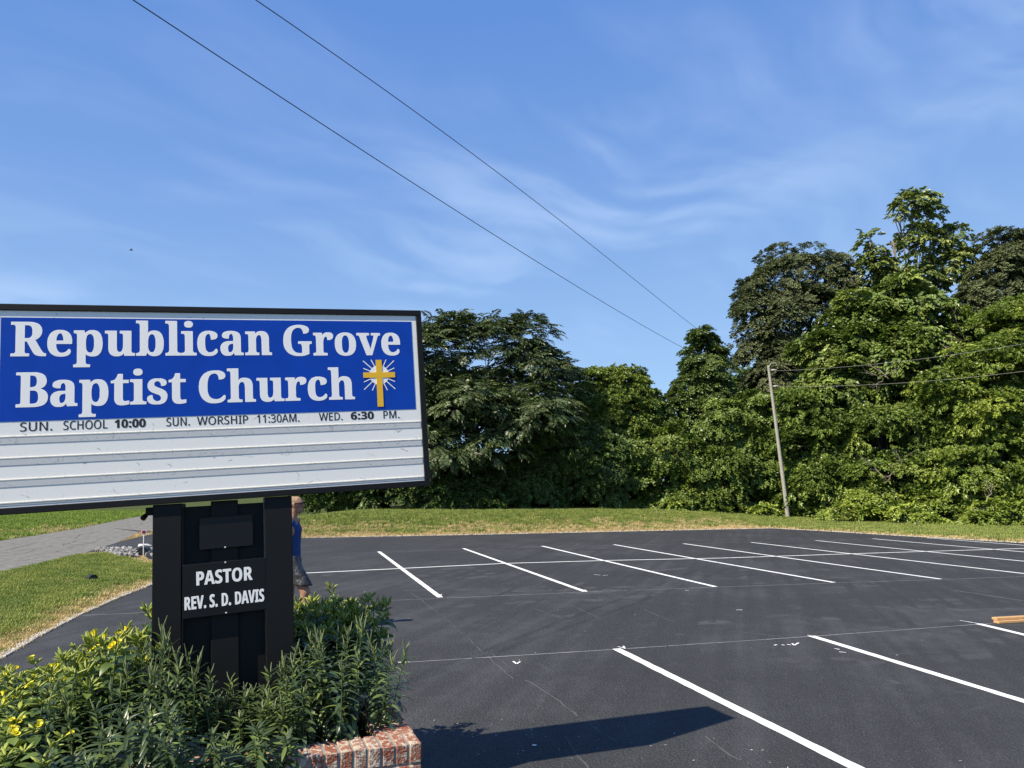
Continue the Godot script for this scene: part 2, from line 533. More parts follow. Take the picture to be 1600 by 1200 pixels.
	for i in 100:
		var p := Vector2(R(-1.2, 9), R(-16, -4.2)) if i > 50 else Vector2(R(-0.9, 1.8), R(-6.4, -5.0))
		var s := R(0.008, 0.03)
		put(buf, Basis(Vector3.UP, R(0, TAU)).scaled_local(Vector3(s, s * 0.5, s * 0.6)), Vector3(p.x, plane_y(p.x) + 0.006, p.y), Color(1, 1, 1))
	tag(multi("litter", done(chip), M.chip, buf, self), "pale chips and leaf bits scattered on the dark asphalt", "litter", "", "stuff")

func blade_tuft(n: int, h: float, spread: float, wide: float) -> ArrayMesh:
	var st := st_new()
	for i in n:
		var an := R(0, TAU)
		var o := Vector3(cos(an), 0, sin(an)) * R(0, spread)
		var d := Vector3(cos(an + R(-1, 1)), 0, sin(an + R(-1, 1)))
		var hh := h * R(0.6, 1.15)
		var s := Vector3(-d.z, 0, d.x) * wide / 2
		var lean := d * hh * R(0.15, 0.75)
		var m := o + Vector3.UP * hh * 0.6 + lean * 0.4
		var t := o + Vector3.UP * hh * R(0.8, 1.0) + lean
		quad(st, o - s, o + s, m + s * 0.8, m - s * 0.8)
		tri(st, m - s * 0.8, m + s * 0.8, t)
	return done(st)

func build_grass() -> void:
	var tuft := blade_tuft(11, 0.08, 0.06, 0.009)
	var tall := blade_tuft(12, 0.13, 0.11, 0.013)
	var zones := [["grass", "mown green lawn between the old road and the lot", tuft, 46000, Rect2(-22, -27, 18, 23), 1], ["grass", "thick green grass on the far side of the old road", tall, 20000, Rect2(-52, -64, 44, 48), 2], ["grass", "mown grass bank between the lot and the wood", tall, 66000, Rect2(-20, -58, 58, 46), 3]]
	for zn in zones:
		var buf := PackedFloat32Array()
		var rect: Rect2 = zn[4]
		var made := 0
		var tries := 0
		while made < zn[3] and tries < zn[3] * 9:
			tries += 1
			var p := Vector2(R(rect.position.x, rect.end.x), R(rect.position.y, rect.end.y))
			var w := Vector3(p.x, land_y(p.x, p.y), p.y)
			var px := to_pixel(w)
			if px.x < -220 or px.x > 1800 or px.y > 1300: continue
			var in_road := p.x < -8.0 and Geometry2D.is_point_in_polygon(p, ROAD)
			if in_road or Geometry2D.is_point_in_polygon(p, LOT): continue
			var beyond := p.x < -11.0 and (p.x + 19.3) * -0.976 + (p.y + 27.7) * 0.22 > 0.0
			if zn[5] == 1 and (beyond or p.y < -23.5): continue
			if zn[5] == 2 and not beyond: continue
			if zn[5] == 3 and (beyond or (p.x < -7.5 and p.y > -29.0)): continue
			var s := (p.x - 12.0) * -0.32 + (p.y + 36.5) * -0.947
			if zn[5] == 3 and s > 16.0: continue
			var d := dry_amount(p.x, p.y)
			if d > 0.75 and R(0, 1) < 0.3: continue
			var n := noise.get_noise_2d(p.x * 14.0, p.y * 14.0)
			var c := Color(0.135, 0.180, 0.042).lerp(Color(0.21, 0.235, 0.062), clampf(0.5 + n * 1.3, 0, 1))
			if zn[5] == 2: c = Color(0.13, 0.20, 0.030).lerp(Color(0.19, 0.25, 0.05), clampf(0.5 + n * 1.3, 0, 1))
			if R(0, 1) < d * 1.1 - 0.05: c = Color(0.40, 0.29, 0.14).lerp(Color(0.52, 0.41, 0.23), R(0, 1))
			c = c * R(0.85, 1.75)
			put(buf, Basis(Vector3.UP, R(0, TAU)).scaled(Vector3.ONE * R(0.75, 1.25) * (1.0 - 0.45 * d)), w, c)
			made += 1
		tag(multi(zn[0], zn[2], M.grass, buf, self), zn[1], "grass", "", "stuff")

func rock_mesh(seed_: int) -> ArrayMesh:
	var r := RandomNumberGenerator.new(); r.seed = seed_
	var t := (1.0 + sqrt(5.0)) / 2.0
	var v := []
	for p in [[-1, t, 0], [1, t, 0], [-1, -t, 0], [1, -t, 0], [0, -1, t], [0, 1, t], [0, -1, -t], [0, 1, -t], [t, 0, -1], [t, 0, 1], [-t, 0, -1], [-t, 0, 1]]:
		v.append(Vector3(p[0], p[1], p[2]).normalized() * r.randf_range(0.32, 0.6) * Vector3(1, 0.75, 0.85))
	var st := st_new()
	for f in [[0, 11, 5], [0, 5, 1], [0, 1, 7], [0, 7, 10], [0, 10, 11], [1, 5, 9], [5, 11, 4], [11, 10, 2], [10, 7, 6], [7, 1, 8], [3, 9, 4], [3, 4, 2], [3, 2, 6], [3, 6, 8], [3, 8, 9], [4, 9, 5], [2, 4, 11], [6, 2, 10], [8, 6, 7], [9, 8, 1]]:
		tri(st, v[f[0]], v[f[2]], v[f[1]])
	return done(st)

func build_roadside() -> void:
	# crushed stone along the edge of the lot
	var buf := PackedFloat32Array()
	for i in range(1, 6):
		var a := LOT[i]; var b := LOT[i + 1]
		var n := int(a.distance_to(b) * 260)
		for k in n:
			var p := a.lerp(b, R(0, 1))
			var out := Vector2(-(b - a).y, (b - a).x).normalized()
			if out.x > 0: out = -out
			p += out * absf(rng.randfn(0, 0.055)) * (1.6 if noise.get_noise_2d(p.x * 20, p.y * 20) > 0.1 else 0.8)
			var c := R(0.36, 0.62)
			put(buf, Basis.from_euler(Vector3(R(0, 6), R(0, 6), R(0, 6))).scaled(Vector3.ONE * R(0.012, 0.04)), Vector3(p.x, plane_y(p.x) + 0.008, p.y), Color(c, c * 0.96, c * 0.88))
	for i in range(18, 24):
		var a := LOT[i]; var b := LOT[i + 1]
		for k in int(a.distance_to(b) * 60):
			var p := a.lerp(b, R(0, 1)) + Vector2(R(-0.04, 0.04), -absf(rng.randfn(0, 0.12)))
			var c := R(0.34, 0.6)
			put(buf, Basis.from_euler(Vector3(R(0, 6), R(0, 6), R(0, 6))).scaled(Vector3.ONE * R(0.03, 0.07)), Vector3(p.x, land_y(p.x, p.y) + 0.015, p.y), Color(c, c * 0.93, c * 0.8))
	tag(multi("gravel", rock_mesh(4), M.stone, buf, self), "thin line of pale crushed stone along the asphalt edge", "gravel", "", "stuff")
	# riprap at the tip of the lawn, with a culvert mouth in it
	buf = PackedFloat32Array()
	for i in 520:
		var px := R(152, 246)
		var t := (px - 152) / 94.0
		var g := gp(px, R(861.0, 863.0 + 9.5 * smoothstep(0.0, 0.5, t)))
		var q := to_pixel(g)
		if absf(q.x - 222) < 7 and q.y > 861: continue
		var c := R(0.14, 0.36)
		put(buf, Basis.from_euler(Vector3(R(0, 6), R(0, 6), R(0, 6))).scaled(Vector3.ONE * R(0.07, 0.19)), Vector3(g.x, plane_y(g.x) + R(0.0, 0.10), g.z), Color(c, c * 0.98, c * 0.93))
	tag(multi("riprap", rock_mesh(6), M.stone, buf, self), "heap of pale grey broken stones at the tip of the lawn", "stones", "", "stuff")
	var cp := gp(222, 868.5)
	var cul := thing("culvert_pipe", "black culvert mouth among the pale stones below a flat rock", "culvert", Vector3(cp.x, plane_y(cp.x), cp.z), 0.35)
	var st := st_new()
	add_tube(st, [Vector3(0, 0.07, 0.05), Vector3(0, 0.07, -0.9)], [0.15, 0.15], 14, false)
	add_tube(st, [Vector3(0, 0.07, -0.85), Vector3(0, 0.07, 0.05)], [0.135, 0.135], 14, true)
	part("pipe", done(st), M.tube_black, cul)
	var rk := thing("cap_rock", "single larger pale rock resting over the black culvert mouth", "rock", Vector3(cp.x, plane_y(cp.x) + 0.26, cp.z - 0.1), 0.4)
	part("rock_body", rock_mesh(11), material(Color(0.5, 0.49, 0.46), 0.9), rk, Transform3D(Basis.IDENTITY.scaled(Vector3(0.46, 0.22, 0.36)), Vector3.ZERO))
	# driveway marker
	var mp := gp(224, 870)
	var mk := thing("driveway_marker", "white driveway stake with a round red reflector", "marker", Vector3(mp.x, plane_y(mp.x), mp.z), atan2(-mp.x, -mp.z))
	st = st_new(); add_tube(st, [Vector3(0, -0.1, 0), Vector3(0.004, 0.62, 0)], [0.013, 0.013], 8); part("stake", done(st), material(Color(0.75, 0.75, 0.73), 0.5), mk)
	st = st_new(); add_tube(st, [Vector3(0.004, 0.68, -0.008), Vector3(0.004, 0.68, 0.008)], [0.075, 0.075], 20); var rim := part("reflector_rim", done(st), material(Color(0.78, 0.74, 0.72), 0.4), mk)
	st = st_new(); add_tube(st, [Vector3(0.004, 0.68, 0.008), Vector3(0.004, 0.68, 0.016)], [0.05, 0.045], 18); part("reflector", done(st), material(Color(0.42, 0.02, 0.03), 0.25), rim)
	# drain outlet in the lawn
	var dp := gp(146, 909)
	var dr := thing("drain_pipe", "short black drain outlet lying in the lawn beside bare soil", "drain pipe", Vector3(dp.x, plane_y(dp.x), dp.z), 0.75)
	st = st_new()
	var rr := []; var pp := []
	for i in 9:
		pp.append(Vector3(0, 0.055, -i * 0.035)); rr.append(0.085 if i % 2 == 0 else 0.076)
	add_tube(st, pp, rr, 14, false)
	add_tube(st, [Vector3(0, 0.055, -0.2), Vector3(0, 0.055, 0.0)], [0.07, 0.07], 14, true)
	part("pipe", done(st), M.tube_black, dr)
	st = st_new()
	var mound := []
	for i in 9:
		for k in 13:
			var a := TAU * k / 12.0
			var r0 := i / 8.0
			mound.append(Vector3(-0.42 + cos(a) * r0 * 0.40, 0.075 * (1.0 - r0 * r0) * (1.0 + 0.3 * noise.get_noise_2d(i * 40.0, k * 60.0)), -0.12 + sin(a) * r0 * 0.22))
	st.set_smooth_group(0)
	for i in 8:
		for k in 12:
			quad(st, mound[i * 13 + k], mound[i * 13 + k + 1], mound[i * 13 + 14 + k], mound[i * 13 + 13 + k])
	M.dirt = material(Color(0.33, 0.22, 0.13), 0.95, 0.2)
	M.dirt.albedo_texture = M.soil.albedo_texture
	tri_map(M.dirt, 3.0)
	var mo := thing("soil_mound", "little mound of bare tan soil behind the drain outlet", "soil", dr.position, 0.75)
	part("mound", done(st), M.dirt, mo)
	# two timbers on the lot
	var t0 := gp(1556, 974)
	var t1 := gp(1600, 971.5)
	var dirn := (t1 - t0).normalized()
	for k in 2:
		var b := thing("lumber_board", ["upper tan board stacked askew on another on the lot", "lower tan board lying flat on the asphalt"][k], "board", t0 + Vector3(0, 0.0, 0.0), atan2(-dirn.z, dirn.x))
		b.rotation.z = -atan(SLOPE * dirn.x)
		st = st_new()
		add_box(st, Vector3(1.2 - 0.015 * k, 0.019 + (0.040 if k == 0 else 0.001), -0.02 if k == 0 else 0.018), Vector3(2.4, 0.038, 0.088), 0.006)
		part("board_body", done(st), M.lumber, b)
# ---------------------------------------------------------------- the sign
const S_A := Vector3(0.93667, 0, -0.35021)      # along the face, to the right
const S_N := Vector3(0.35021, 0, 0.93667)       # out of the face
const S_P0 := Vector3(-0.55, 1.933, -4.68)      # lower right corner of the face
const S_TURN := 0.35779
const TILT := 0.0122

func on_sign(u: float, w: float, y := 0.0) -> Vector3:   # u to the left of the right edge, w out of the face, y above the lot
	var p := S_P0 - S_A * u + S_N * w
	return Vector3(p.x, plane_y(p.x) + y, p.z)

func text_part(called: String, words: String, font: Font, u0: float, u1: float, v0: float, v1: float, w: float, mat: Material, parent: Node3D, face: Transform3D, swell := 0.0) -> void:
	# letters that fill the face from u0 (left) to u1 (right); v0 is the baseline, v1 the top of a capital
	var t := TextMesh.new()
	t.text = words
	t.font = font
	t.font_size = 96
	t.pixel_size = 0.01
	t.depth = 0.05
	t.curve_step = 0.6
	t.horizontal_alignment = HORIZONTAL_ALIGNMENT_LEFT
	var cap := TextMesh.new()
	cap.text = "H"
	cap.font = font; cap.font_size = 96; cap.pixel_size = 0.01; cap.depth = 0.05
	cap.horizontal_alignment = HORIZONTAL_ALIGNMENT_LEFT
	var b := t.get_aabb()
	var c := cap.get_aabb()
	u0 -= swell; u1 += swell; v0 += swell; v1 -= swell
	var sx2 := (u0 - u1) / b.size.x
	var sy2 := (v1 - v0) / c.size.y
	var am := ArrayMesh.new()
	am.add_surface_from_arrays(Mesh.PRIMITIVE_TRIANGLES, t.surface_get_arrays(0))
	var st := SurfaceTool.new()
	var n := 10 if swell > 0.0 else 1
	for i in n:                      # heavier strokes: the outline laid round a small circle, each a hair above the last
		var off := Vector2.from_angle(TAU * i / n) * swell * Vector2(1.0, 0.4)
		st.append_from(am, 0, Transform3D(Basis.IDENTITY.scaled(Vector3(sx2, sy2, 0.004)), Vector3(-u0 - b.position.x * sx2 + off.x, v0 - c.position.y * sy2 + off.y, w + 0.0002 + 0.00006 * i)))
	part(called, st.commit(), mat, parent, face)

func build_sign() -> void:
	var o := S_P0 - S_A * 1.21 - S_N * 0.2
	var gy := plane_y(o.x)
	var sg := thing("church_sign", "blue and white church name sign on a wide black post in a brick planter", "sign", Vector3(o.x, gy, o.z), S_TURN)
	var up := S_P0.y - gy
	var flat := Transform3D(Basis.IDENTITY, Vector3(1.21, up, 0.2))        # face coordinates: x = -u, y = v, z = out
	var face := flat * Transform3D(Basis(Vector3(0, 0, 1), TILT), Vector3.ZERO)
	var W := 2.387
	var H := 1.135
	var D := 0.38
	# cabinet: back box and the raised frame round the face
	var st := st_new()
	add_box(st, Vector3(-W / 2, H / 2, -D / 2 - 0.010), Vector3(W - 0.006, H - 0.006, D - 0.02), 0.004)
	var cab := part("cabinet", done(st), M.black, sg, face)
	var fw := 0.036
	for q in [[Vector3(-W / 2, H - fw / 2, -0.03), Vector3(W, fw, 0.06)], [Vector3(-W / 2, fw / 2, -0.03), Vector3(W, fw, 0.06)], [Vector3(-fw / 2, H / 2, -0.03), Vector3(fw, H - 2 * fw, 0.06)], [Vector3(-W + fw / 2, H / 2, -0.03), Vector3(fw, H - 2 * fw, 0.06)]]:
		part("frame_bar", box_mesh(q[1], 0.003, q[0]), M.black, cab)
	# white acrylic face with grime
	M.sign_white = material(Color(0.90, 0.90, 0.885), 0.35)
	M.sign_white.albedo_texture = grime(41, 0.9)
	tri_map(M.sign_white, 0.6)
	var wf := part("white_face", box_mesh(Vector3(W - 2 * fw, H - 2 * fw, 0.006), 0.0, Vector3(-W / 2, H / 2, -0.0125)), M.sign_white, sg, face)
	M.sign_blue = material(Color(0.003, 0.058, 0.43), 0.4, 0.3)
	M.sign_blue.albedo_texture = noise_tex(0.012, 512, 5, [[0.0, Color(0.86, 0.86, 0.86)], [0.6, Color(1, 1, 1)], [1.0, Color(1, 1, 1)]], false, 1.0, 44)
	tri_map(M.sign_blue, 0.7)
	var bp := part("blue_panel", box_mesh(Vector3(2.255, 0.570, 0.002), 0.0, Vector3(-1.1945, 0.775, -0.0089)), M.sign_blue, sg, face)
	var z := -0.0077
	var serif := SystemFont.new(); serif.font_names = PackedStringArray(["Droid Serif"]); serif.font_weight = 700
	var sans := SystemFont.new(); sans.font_names = PackedStringArray(["Droid Sans"])
	var sansb := SystemFont.new(); sansb.font_names = PackedStringArray(["Droid Sans"]); sansb.font_weight = 700
	
	
	text_part("lettering", "Republican", serif, 2.275, 0.930, 0.842, 1.038, z, M.white_letter, bp, Transform3D(), 0.0034)
	text_part("lettering", "Grove", serif, 0.864, 0.147, 0.838, 1.032, z, M.white_letter, bp, Transform3D(), 0.0034)
	text_part("lettering", "Baptist", serif, 2.246, 1.406, 0.563, 0.758, z, M.white_letter, bp, Transform3D(), 0.0034)
	text_part("lettering", "Church", serif, 1.340, 0.447, 0.561, 0.754, z, M.white_letter, bp, Transform3D(), 0.0034)
	z = -0.0092
	for q in [["SUN.", 2.224, 2.074, 0], ["SCHOOL", 2.022, 1.809, 0], ["10:00", 1.775, 1.618, 1], ["SUN.", 1.513, 1.390, 0], ["WORSHIP", 1.352, 1.075, 0], ["11:30AM.", 1.026, 0.784, 0], ["WED.", 0.669, 0.528, 0], ["6:30", 0.478, 0.336, 1], ["PM.", 0.276, 0.175, 0]]:
		text_part("service_times", q[0], sansb if q[3] else sans, q[1], q[2], 0.436, 0.484, z, M.black_letter, wf, Transform3D(), 0.0012 if q[3] else 0.0005)
	# the rayed cross
	var cx := -0.2905
	var cy := 0.7135
	st = st_new()
	add_tube(st, [Vector3(cx, cy, -0.0079), Vector3(cx, cy, -0.0069)], [0.062, 0.062], 28)
	part("halo", done(st), M.white_letter, bp)
	for a in [24.0, 43.0, 64.0]:
		for sx in [-1.0, 1.0]:
			for sy in [-1.0, 1.0]:
				var d := Vector3(cos(deg_to_rad(a)) * sx, sin(deg_to_rad(a)) * sy, 0)
				var far := 0.098 / maxf(absf(d.x), absf(d.y))
				var s := Vector3(-d.y, d.x, 0) * 0.0028
				var p0 := Vector3(cx, cy, -0.0068) + d * 0.05
				var p1 := Vector3(cx, cy, -0.0068) + d * far
				st = st_new()
				quad(st, p0 - s, p0 + s, p1 + s, p1 - s)
				part("ray", done(st), M.white_letter, bp)
	st = st_new()
	add_box(st, Vector3(cx, 0.661, -0.0058), Vector3(0.037, 0.298, 0.0024))
	add_box(st, Vector3(cx, cy, -0.00575), Vector3(0.200, 0.034, 0.00262))
	part("cross", done(st), M.gold, bp)
	# letter tracks: lipped rails that lean back downwards
	M.track = material(Color(0.62, 0.635, 0.65), 0.4)
	M.track.albedo_texture = grime(42, 4.0)
	tri_map(M.track, 0.9)
	var wl := W - 2 * fw - 0.012
	M.lip = material(Color(0.80, 0.77, 0.68), 0.4)
	M.lip.albedo_texture = grime(43, 5.0)
	tri_map(M.lip, 0.8)
	for y in [0.413, 0.299, 0.185, 0.064]:
		var tall := 0.045 if y > 0.1 else 0.020
		for k in 2:
			var prof := [Vector2(0.0012, -0.006), Vector2(0.0030, -0.008), Vector2(0.0022, -tall + 0.003), Vector2(0.0, -tall)] if k == 0 else [Vector2(0.0, 0.0), Vector2(0.0040, -0.0004), Vector2(0.0046, -0.003), Vector2(0.0040, -0.0075), Vector2(0.0028, -0.0085)]
			st = st_new()
			for i in prof.size() - 1:
				var p: Vector2 = prof[i]; var q: Vector2 = prof[i + 1]
				quad(st, Vector3(-W / 2 - wl / 2, y + q.y, -0.0096 + q.x), Vector3(-W / 2 - wl / 2, y + p.y, -0.0096 + p.x), Vector3(-W / 2 + wl / 2, y + p.y, -0.0096 + p.x), Vector3(-W / 2 + wl / 2, y + q.y, -0.0096 + q.x))
			part(["letter_track", "track_lip"][k], done(st), M.track if k == 0 else M.lip, wf)
	# wide black post: two columns, a recessed panel between them, a centre strip and two boards
	var lowest := -up + 0.42
	for q in [[0.840, 0.994], [1.437, 1.585]]:
		var top: float = -TILT * (q[0] + q[1]) / 2.0 - 0.002
		part("post_column", box_mesh(Vector3(q[1] - q[0], top - lowest, 0.34), 0.004, Vector3(-(q[0] + q[1]) / 2, (top + lowest) / 2, -0.19)), M.black, sg, flat)
	part("post_panel", box_mesh(Vector3(0.436, -0.042 - lowest, 0.02), 0.0, Vector3(-1.2155, (-0.042 + lowest) / 2, -0.10)), M.black, sg, flat)
	part("centre_strip", box_mesh(Vector3(0.147, -0.018 - lowest, 0.03), 0.003, Vector3(-1.213, (-0.018 + lowest) / 2, -0.072)), M.black, sg, flat)
	var bb := part("blank_board", box_mesh(Vector3(0.287, 0.180, 0.012), 0.002, Vector3(-1.204, -0.182, -0.043)), M.black_panel, sg, face)
	var pb := part("pastor_board", box_mesh(Vector3(0.440, 0.292, 0.012), 0.002, Vector3(-1.2165, -0.492, -0.026)), M.black_panel, sg, face)
	text_part("pastor_name", "PASTOR", sansb, 1.366, 1.068, -0.465, -0.388, -0.0195, M.white_letter, pb, Transform3D(), 0.0016)
	text_part("pastor_name", "REV. S. D. DAVIS", sansb, 1.428, 1.008, -0.592, -0.520, -0.0195, M.white_letter, pb, Transform3D(), 0.0016)
	for p in [[1.213, -0.352], [1.213, -0.630], [1.213, -0.268]]:
		st = st_new()
		add_tube(st, [Vector3(-p[0], p[1], -0.021 if p[1] < -0.3 else -0.038), Vector3(-p[0], p[1], -0.017 if p[1] < -0.3 else -0.034)], [0.005, 0.004], 10)
		part("screw", done(st), M.chip, pb if p[1] < -0.3 else bb)
	st = st_new()
	add_box(st, Vector3(-1.607, -0.055, -0.10), Vector3(0.04, 0.045, 0.05), 0.004)
	add_tube(st, [Vector3(-1.625, -0.075, -0.09), Vector3(-1.64, -0.092, -0.07)], [0.012, 0.016], 8)
	part("junction_box", done(st), M.black, sg, flat)

func grime(seed_: int, much: float) -> ImageTexture:
	var n := 512
	var im := Image.create(n, n, false, Image.FORMAT_RGB8)
	im.fill(Color(0.985, 0.985, 0.98))
	var r := RandomNumberGenerator.new(); r.seed = seed_
	for i in int(150 * much):            # smudges: short curved dabs of dirt
		var p := Vector2(r.randf() * n, r.randf() * n)
		var d := Vector2.RIGHT.rotated(r.randf_range(-0.9, 0.9))
		var tone := r.randf_range(0.35, 0.9)
		for k in r.randi_range(3, 16):
			p += d * r.randf_range(0.6, 1.6)
			d = d.rotated(r.randf_range(-0.4, 0.4))
			if r.randf() < 0.3: continue
			var q := Vector2i(posmod(int(p.x), n), posmod(int(p.y), n))
			im.set_pixel(q.x, q.y, Color(tone, tone * 0.98, tone * 0.94))
			if r.randf() < 0.4: im.set_pixel(posmod(q.x + 1, n), q.y, Color(tone, tone, tone * 0.96))
	for i in int(900 * much):
		var t := r.randf_range(0.7, 0.95)
		im.set_pixel(r.randi() % n, r.randi() % n, Color(t, t, t * 0.97))
	return ImageTexture.create_from_image(im)

# ---------------------------------------------------------------- planter
func brick_texture() -> NoiseTexture2D:
	return noise_tex(0.045, 512, 5, [[0.0, Color(0.45, 0.4, 0.38)], [0.5, Color(0.85, 0.82, 0.8)], [0.62, Color(1, 1, 1)], [1.0, Color(1, 1, 1)]], false, 1.0, 51)

func build_planter() -> void:
	var u0 := 0.308; var u1 := 2.35
	var front := 0.72; var back := -1.15
	var top := 0.60
	var mid := on_sign((u0 + u1) / 2, (front + back) / 2)
	var pl := thing("brick_planter", "raised red brick planter round the sign post with a rowlock brick cap", "planter", mid, S_TURN)
	var roll := atan(SLOPE * S_A.x)
	var L := u1 - u0; var Dp := front - back
	pl.rotation.z = -roll
	# brick with lime bloom: three tones
	var mats := []
	for c in [Color(0.30, 0.115, 0.075), Color(0.34, 0.15, 0.10), Color(0.25, 0.10, 0.075), Color(0.36, 0.20, 0.15)]:
		var m := material(c, 0.9, 0.25)
		m.albedo_texture = brick_texture()
		m.detail_enabled = true
		m.detail_albedo = bloom_texture(60 + mats.size())
		m.detail_uv_layer = BaseMaterial3D.DETAIL_UV_1
		m.normal_enabled = true
		m.normal_texture = noise_tex(0.08, 256, 4, [], true, 6.0, 52)
		m.normal_scale = 0.7
		tri_map(m, 3.1)
		mats.append(m)
	var mortar := material(Color(0.42, 0.40, 0.36), 0.95, 0.2)
	mortar.albedo_texture = M.soil.albedo_texture
	tri_map(mortar, 4.0)
	# mortar core: four walls, joints sit 7 mm behind the brick faces
	var cap_h := 0.098
	var wall_h := top - cap_h
	var th := 0.186
	for q in [[Vector3(0, 0, Dp / 2 - 0.1), Vector3(L - 0.014, 0, th)], [Vector3(0, 0, -Dp / 2 + 0.1), Vector3(L - 0.014, 0, th)], [Vector3(L / 2 - 0.1, 0, 0), Vector3(th, 0, Dp - 0.39)], [Vector3(-L / 2 + 0.1, 0, 0), Vector3(th, 0, Dp - 0.39)]]:
		var s: Vector3 = q[1]
		s.y = top - 0.007 + 0.1
		var c: Vector3 = q[0]
		c.y = (top - 0.007 - 0.1) / 2
		part("mortar", box_mesh(s, 0.0, c), mortar, pl)
	var rowlock := []
	var stretch := []
	for k in 3:
		rowlock.append(brick_mesh(Vector3(0.058, 0.094, 0.198), 300 + k))
		stretch.append(brick_mesh(Vector3(0.196, 0.058, 0.09), 310 + k))
	var pitch := 0.0681
	var n := int(round(L / pitch))
	pitch = L / n
	for i in n:
		for s in [1.0, -1.0]:
			var x := -L / 2 + pitch * (i + 0.5)
			part("cap_brick", rowlock[i % 3], mats[rng.randi() % 4], pl, Transform3D(Basis(Vector3.UP, R(-0.012, 0.012)), Vector3(x, top - 0.048 + R(-0.003, 0.002), s * (Dp / 2 - 0.1 + R(-0.003, 0.003)))))
	var m2 := int(round((Dp - 0.4) / 0.0681))
	var p2 := (Dp - 0.4) / m2
	for i in m2:
		for s in [1.0, -1.0]:
			part("cap_brick", rowlock[i % 3], mats[rng.randi() % 4], pl, Transform3D(Basis(Vector3.UP, PI / 2 + R(-0.012, 0.012)), Vector3(s * (L / 2 - 0.1 + R(-0.003, 0.003)), top - 0.048 + R(-0.003, 0.002), -Dp / 2 + 0.2 + p2 * (i + 0.5))))
	var course := 0
	var y := wall_h - 0.036
	while y > -0.06:
		var nl := int(round(L / 0.206))
		var pl_ := L / nl
		for i in nl:
			for s in [1.0, -1.0]:
				var x := -L / 2 + pl_ * (i + 0.5) + (0.0 if course % 2 == 0 else pl_ / 2)
				if x + 0.1 > L / 2 + 0.01: continue
				part("wall_brick", stretch[i % 3], mats[rng.randi() % 4], pl, Transform3D(Basis.IDENTITY, Vector3(x, y, s * (Dp / 2 - 0.045 + R(-0.002, 0.002)))))
		var nd := int(round((Dp - 0.19) / 0.206))
		var pd := (Dp - 0.19) / nd
		for i in nd:
			for s in [1.0, -1.0]:
				part("wall_brick", stretch[i % 3], mats[rng.randi() % 4], pl, Transform3D(Basis(Vector3.UP, PI / 2), Vector3(s * (L / 2 - 0.045 + R(-0.002, 0.002)), y, -Dp / 2 + 0.095 + pd * (i + 0.5))))
		y -= 0.0675
		course += 1
	var st := st_new()
	var gx := 22; var gz := 20
	var pts := []
	for j in gz + 1:
		for i in gx + 1:
			var x := -L / 2 + 0.18 + (L - 0.36) * i / gx
			var zz := -Dp / 2 + 0.18 + (Dp - 0.36) * j / gz
			pts.append(Vector3(x, 0.52 + 0.05 * noise.get_noise_2d(x * 60, zz * 60), zz))
	for j in gz:
		for i in gx:
			var a := j * (gx + 1) + i
			quad(st, pts[a], pts[a + 1], pts[a + gx + 2], pts[a + gx + 1])
	part("soil_bed", done(st), M.soil, pl)

func brick_mesh(size: Vector3, seed_: int) -> ArrayMesh:
	var st := st_new()
	add_box(st, Vector3.ZERO, size, 0.005)
	return done(st)

func bloom_texture(seed_: int) -> ImageTexture:      # white lime bloom and grey lichen in blotches
	var n := 256
	var im := Image.create(n, n, false, Image.FORMAT_RGBA8)
	var f := FastNoiseLite.new()
	f.seed = seed_; f.frequency = 0.022; f.fractal_octaves = 5
	var im_n := f.get_seamless_image(n, n)
	for y in n:
		for x in n:
			var v := im_n.get_pixel(x, y).r
			var a := smoothstep(0.52, 0.66, v)
			im.set_pixel(x, y, Color(0.76, 0.73, 0.66, a * 0.8))
	return ImageTexture.create_from_image(im)
# ---------------------------------------------------------------- planter plants
func leaf_blade(length: float, width: float, droop: float, fold: float, wide_at := 0.4, seg := 5) -> ArrayMesh:
	# one leaf: base at the origin, running out along +z, folded along the midrib
	var st := st_new()
	var mid := []; var l := []; var r := []
	for i in seg + 1:
		var t := float(i) / seg
		var w := width / 2.0 * pow(sin(PI * pow(t, log(0.5) / log(wide_at))), 0.75) if i > 0 and i < seg else 0.0015
		var a := -droop * t
		var z := length * (sin(a) / -droop if absf(droop) > 0.01 else t)
		var y := length * (1.0 - cos(a)) / -droop if absf(droop) > 0.01 else 0.0
		mid.append(Vector3(0, y, z)); l.append(Vector3(-w, y + w * fold, z)); r.append(Vector3(w, y + w * fold, z))
	st.set_smooth_group(0)
	for i in seg:
		quad(st, l[i], l[i + 1], mid[i + 1], mid[i])
		quad(st, mid[i], mid[i + 1], r[i + 1], r[i])
	return done(st)

func look_basis(f: Vector3, up: Vector3) -> Basis:      # z along f, y near up
	f = f.normalized()
	var x := up.cross(f)
	x = x.normalized() if x.length() > 0.01 else Vector3.RIGHT
	return Basis(x, f.cross(x), f)

func plain_leaf(c: Color, rough := 0.4, through := 0.3) -> StandardMaterial3D:
	var m := material(c, rough, 0.5)
	m.backlight_enabled = true
	m.backlight = Color(0.8, 1.0, 0.3) * through
	m.cull_mode = BaseMaterial3D.CULL_DISABLED
	return m

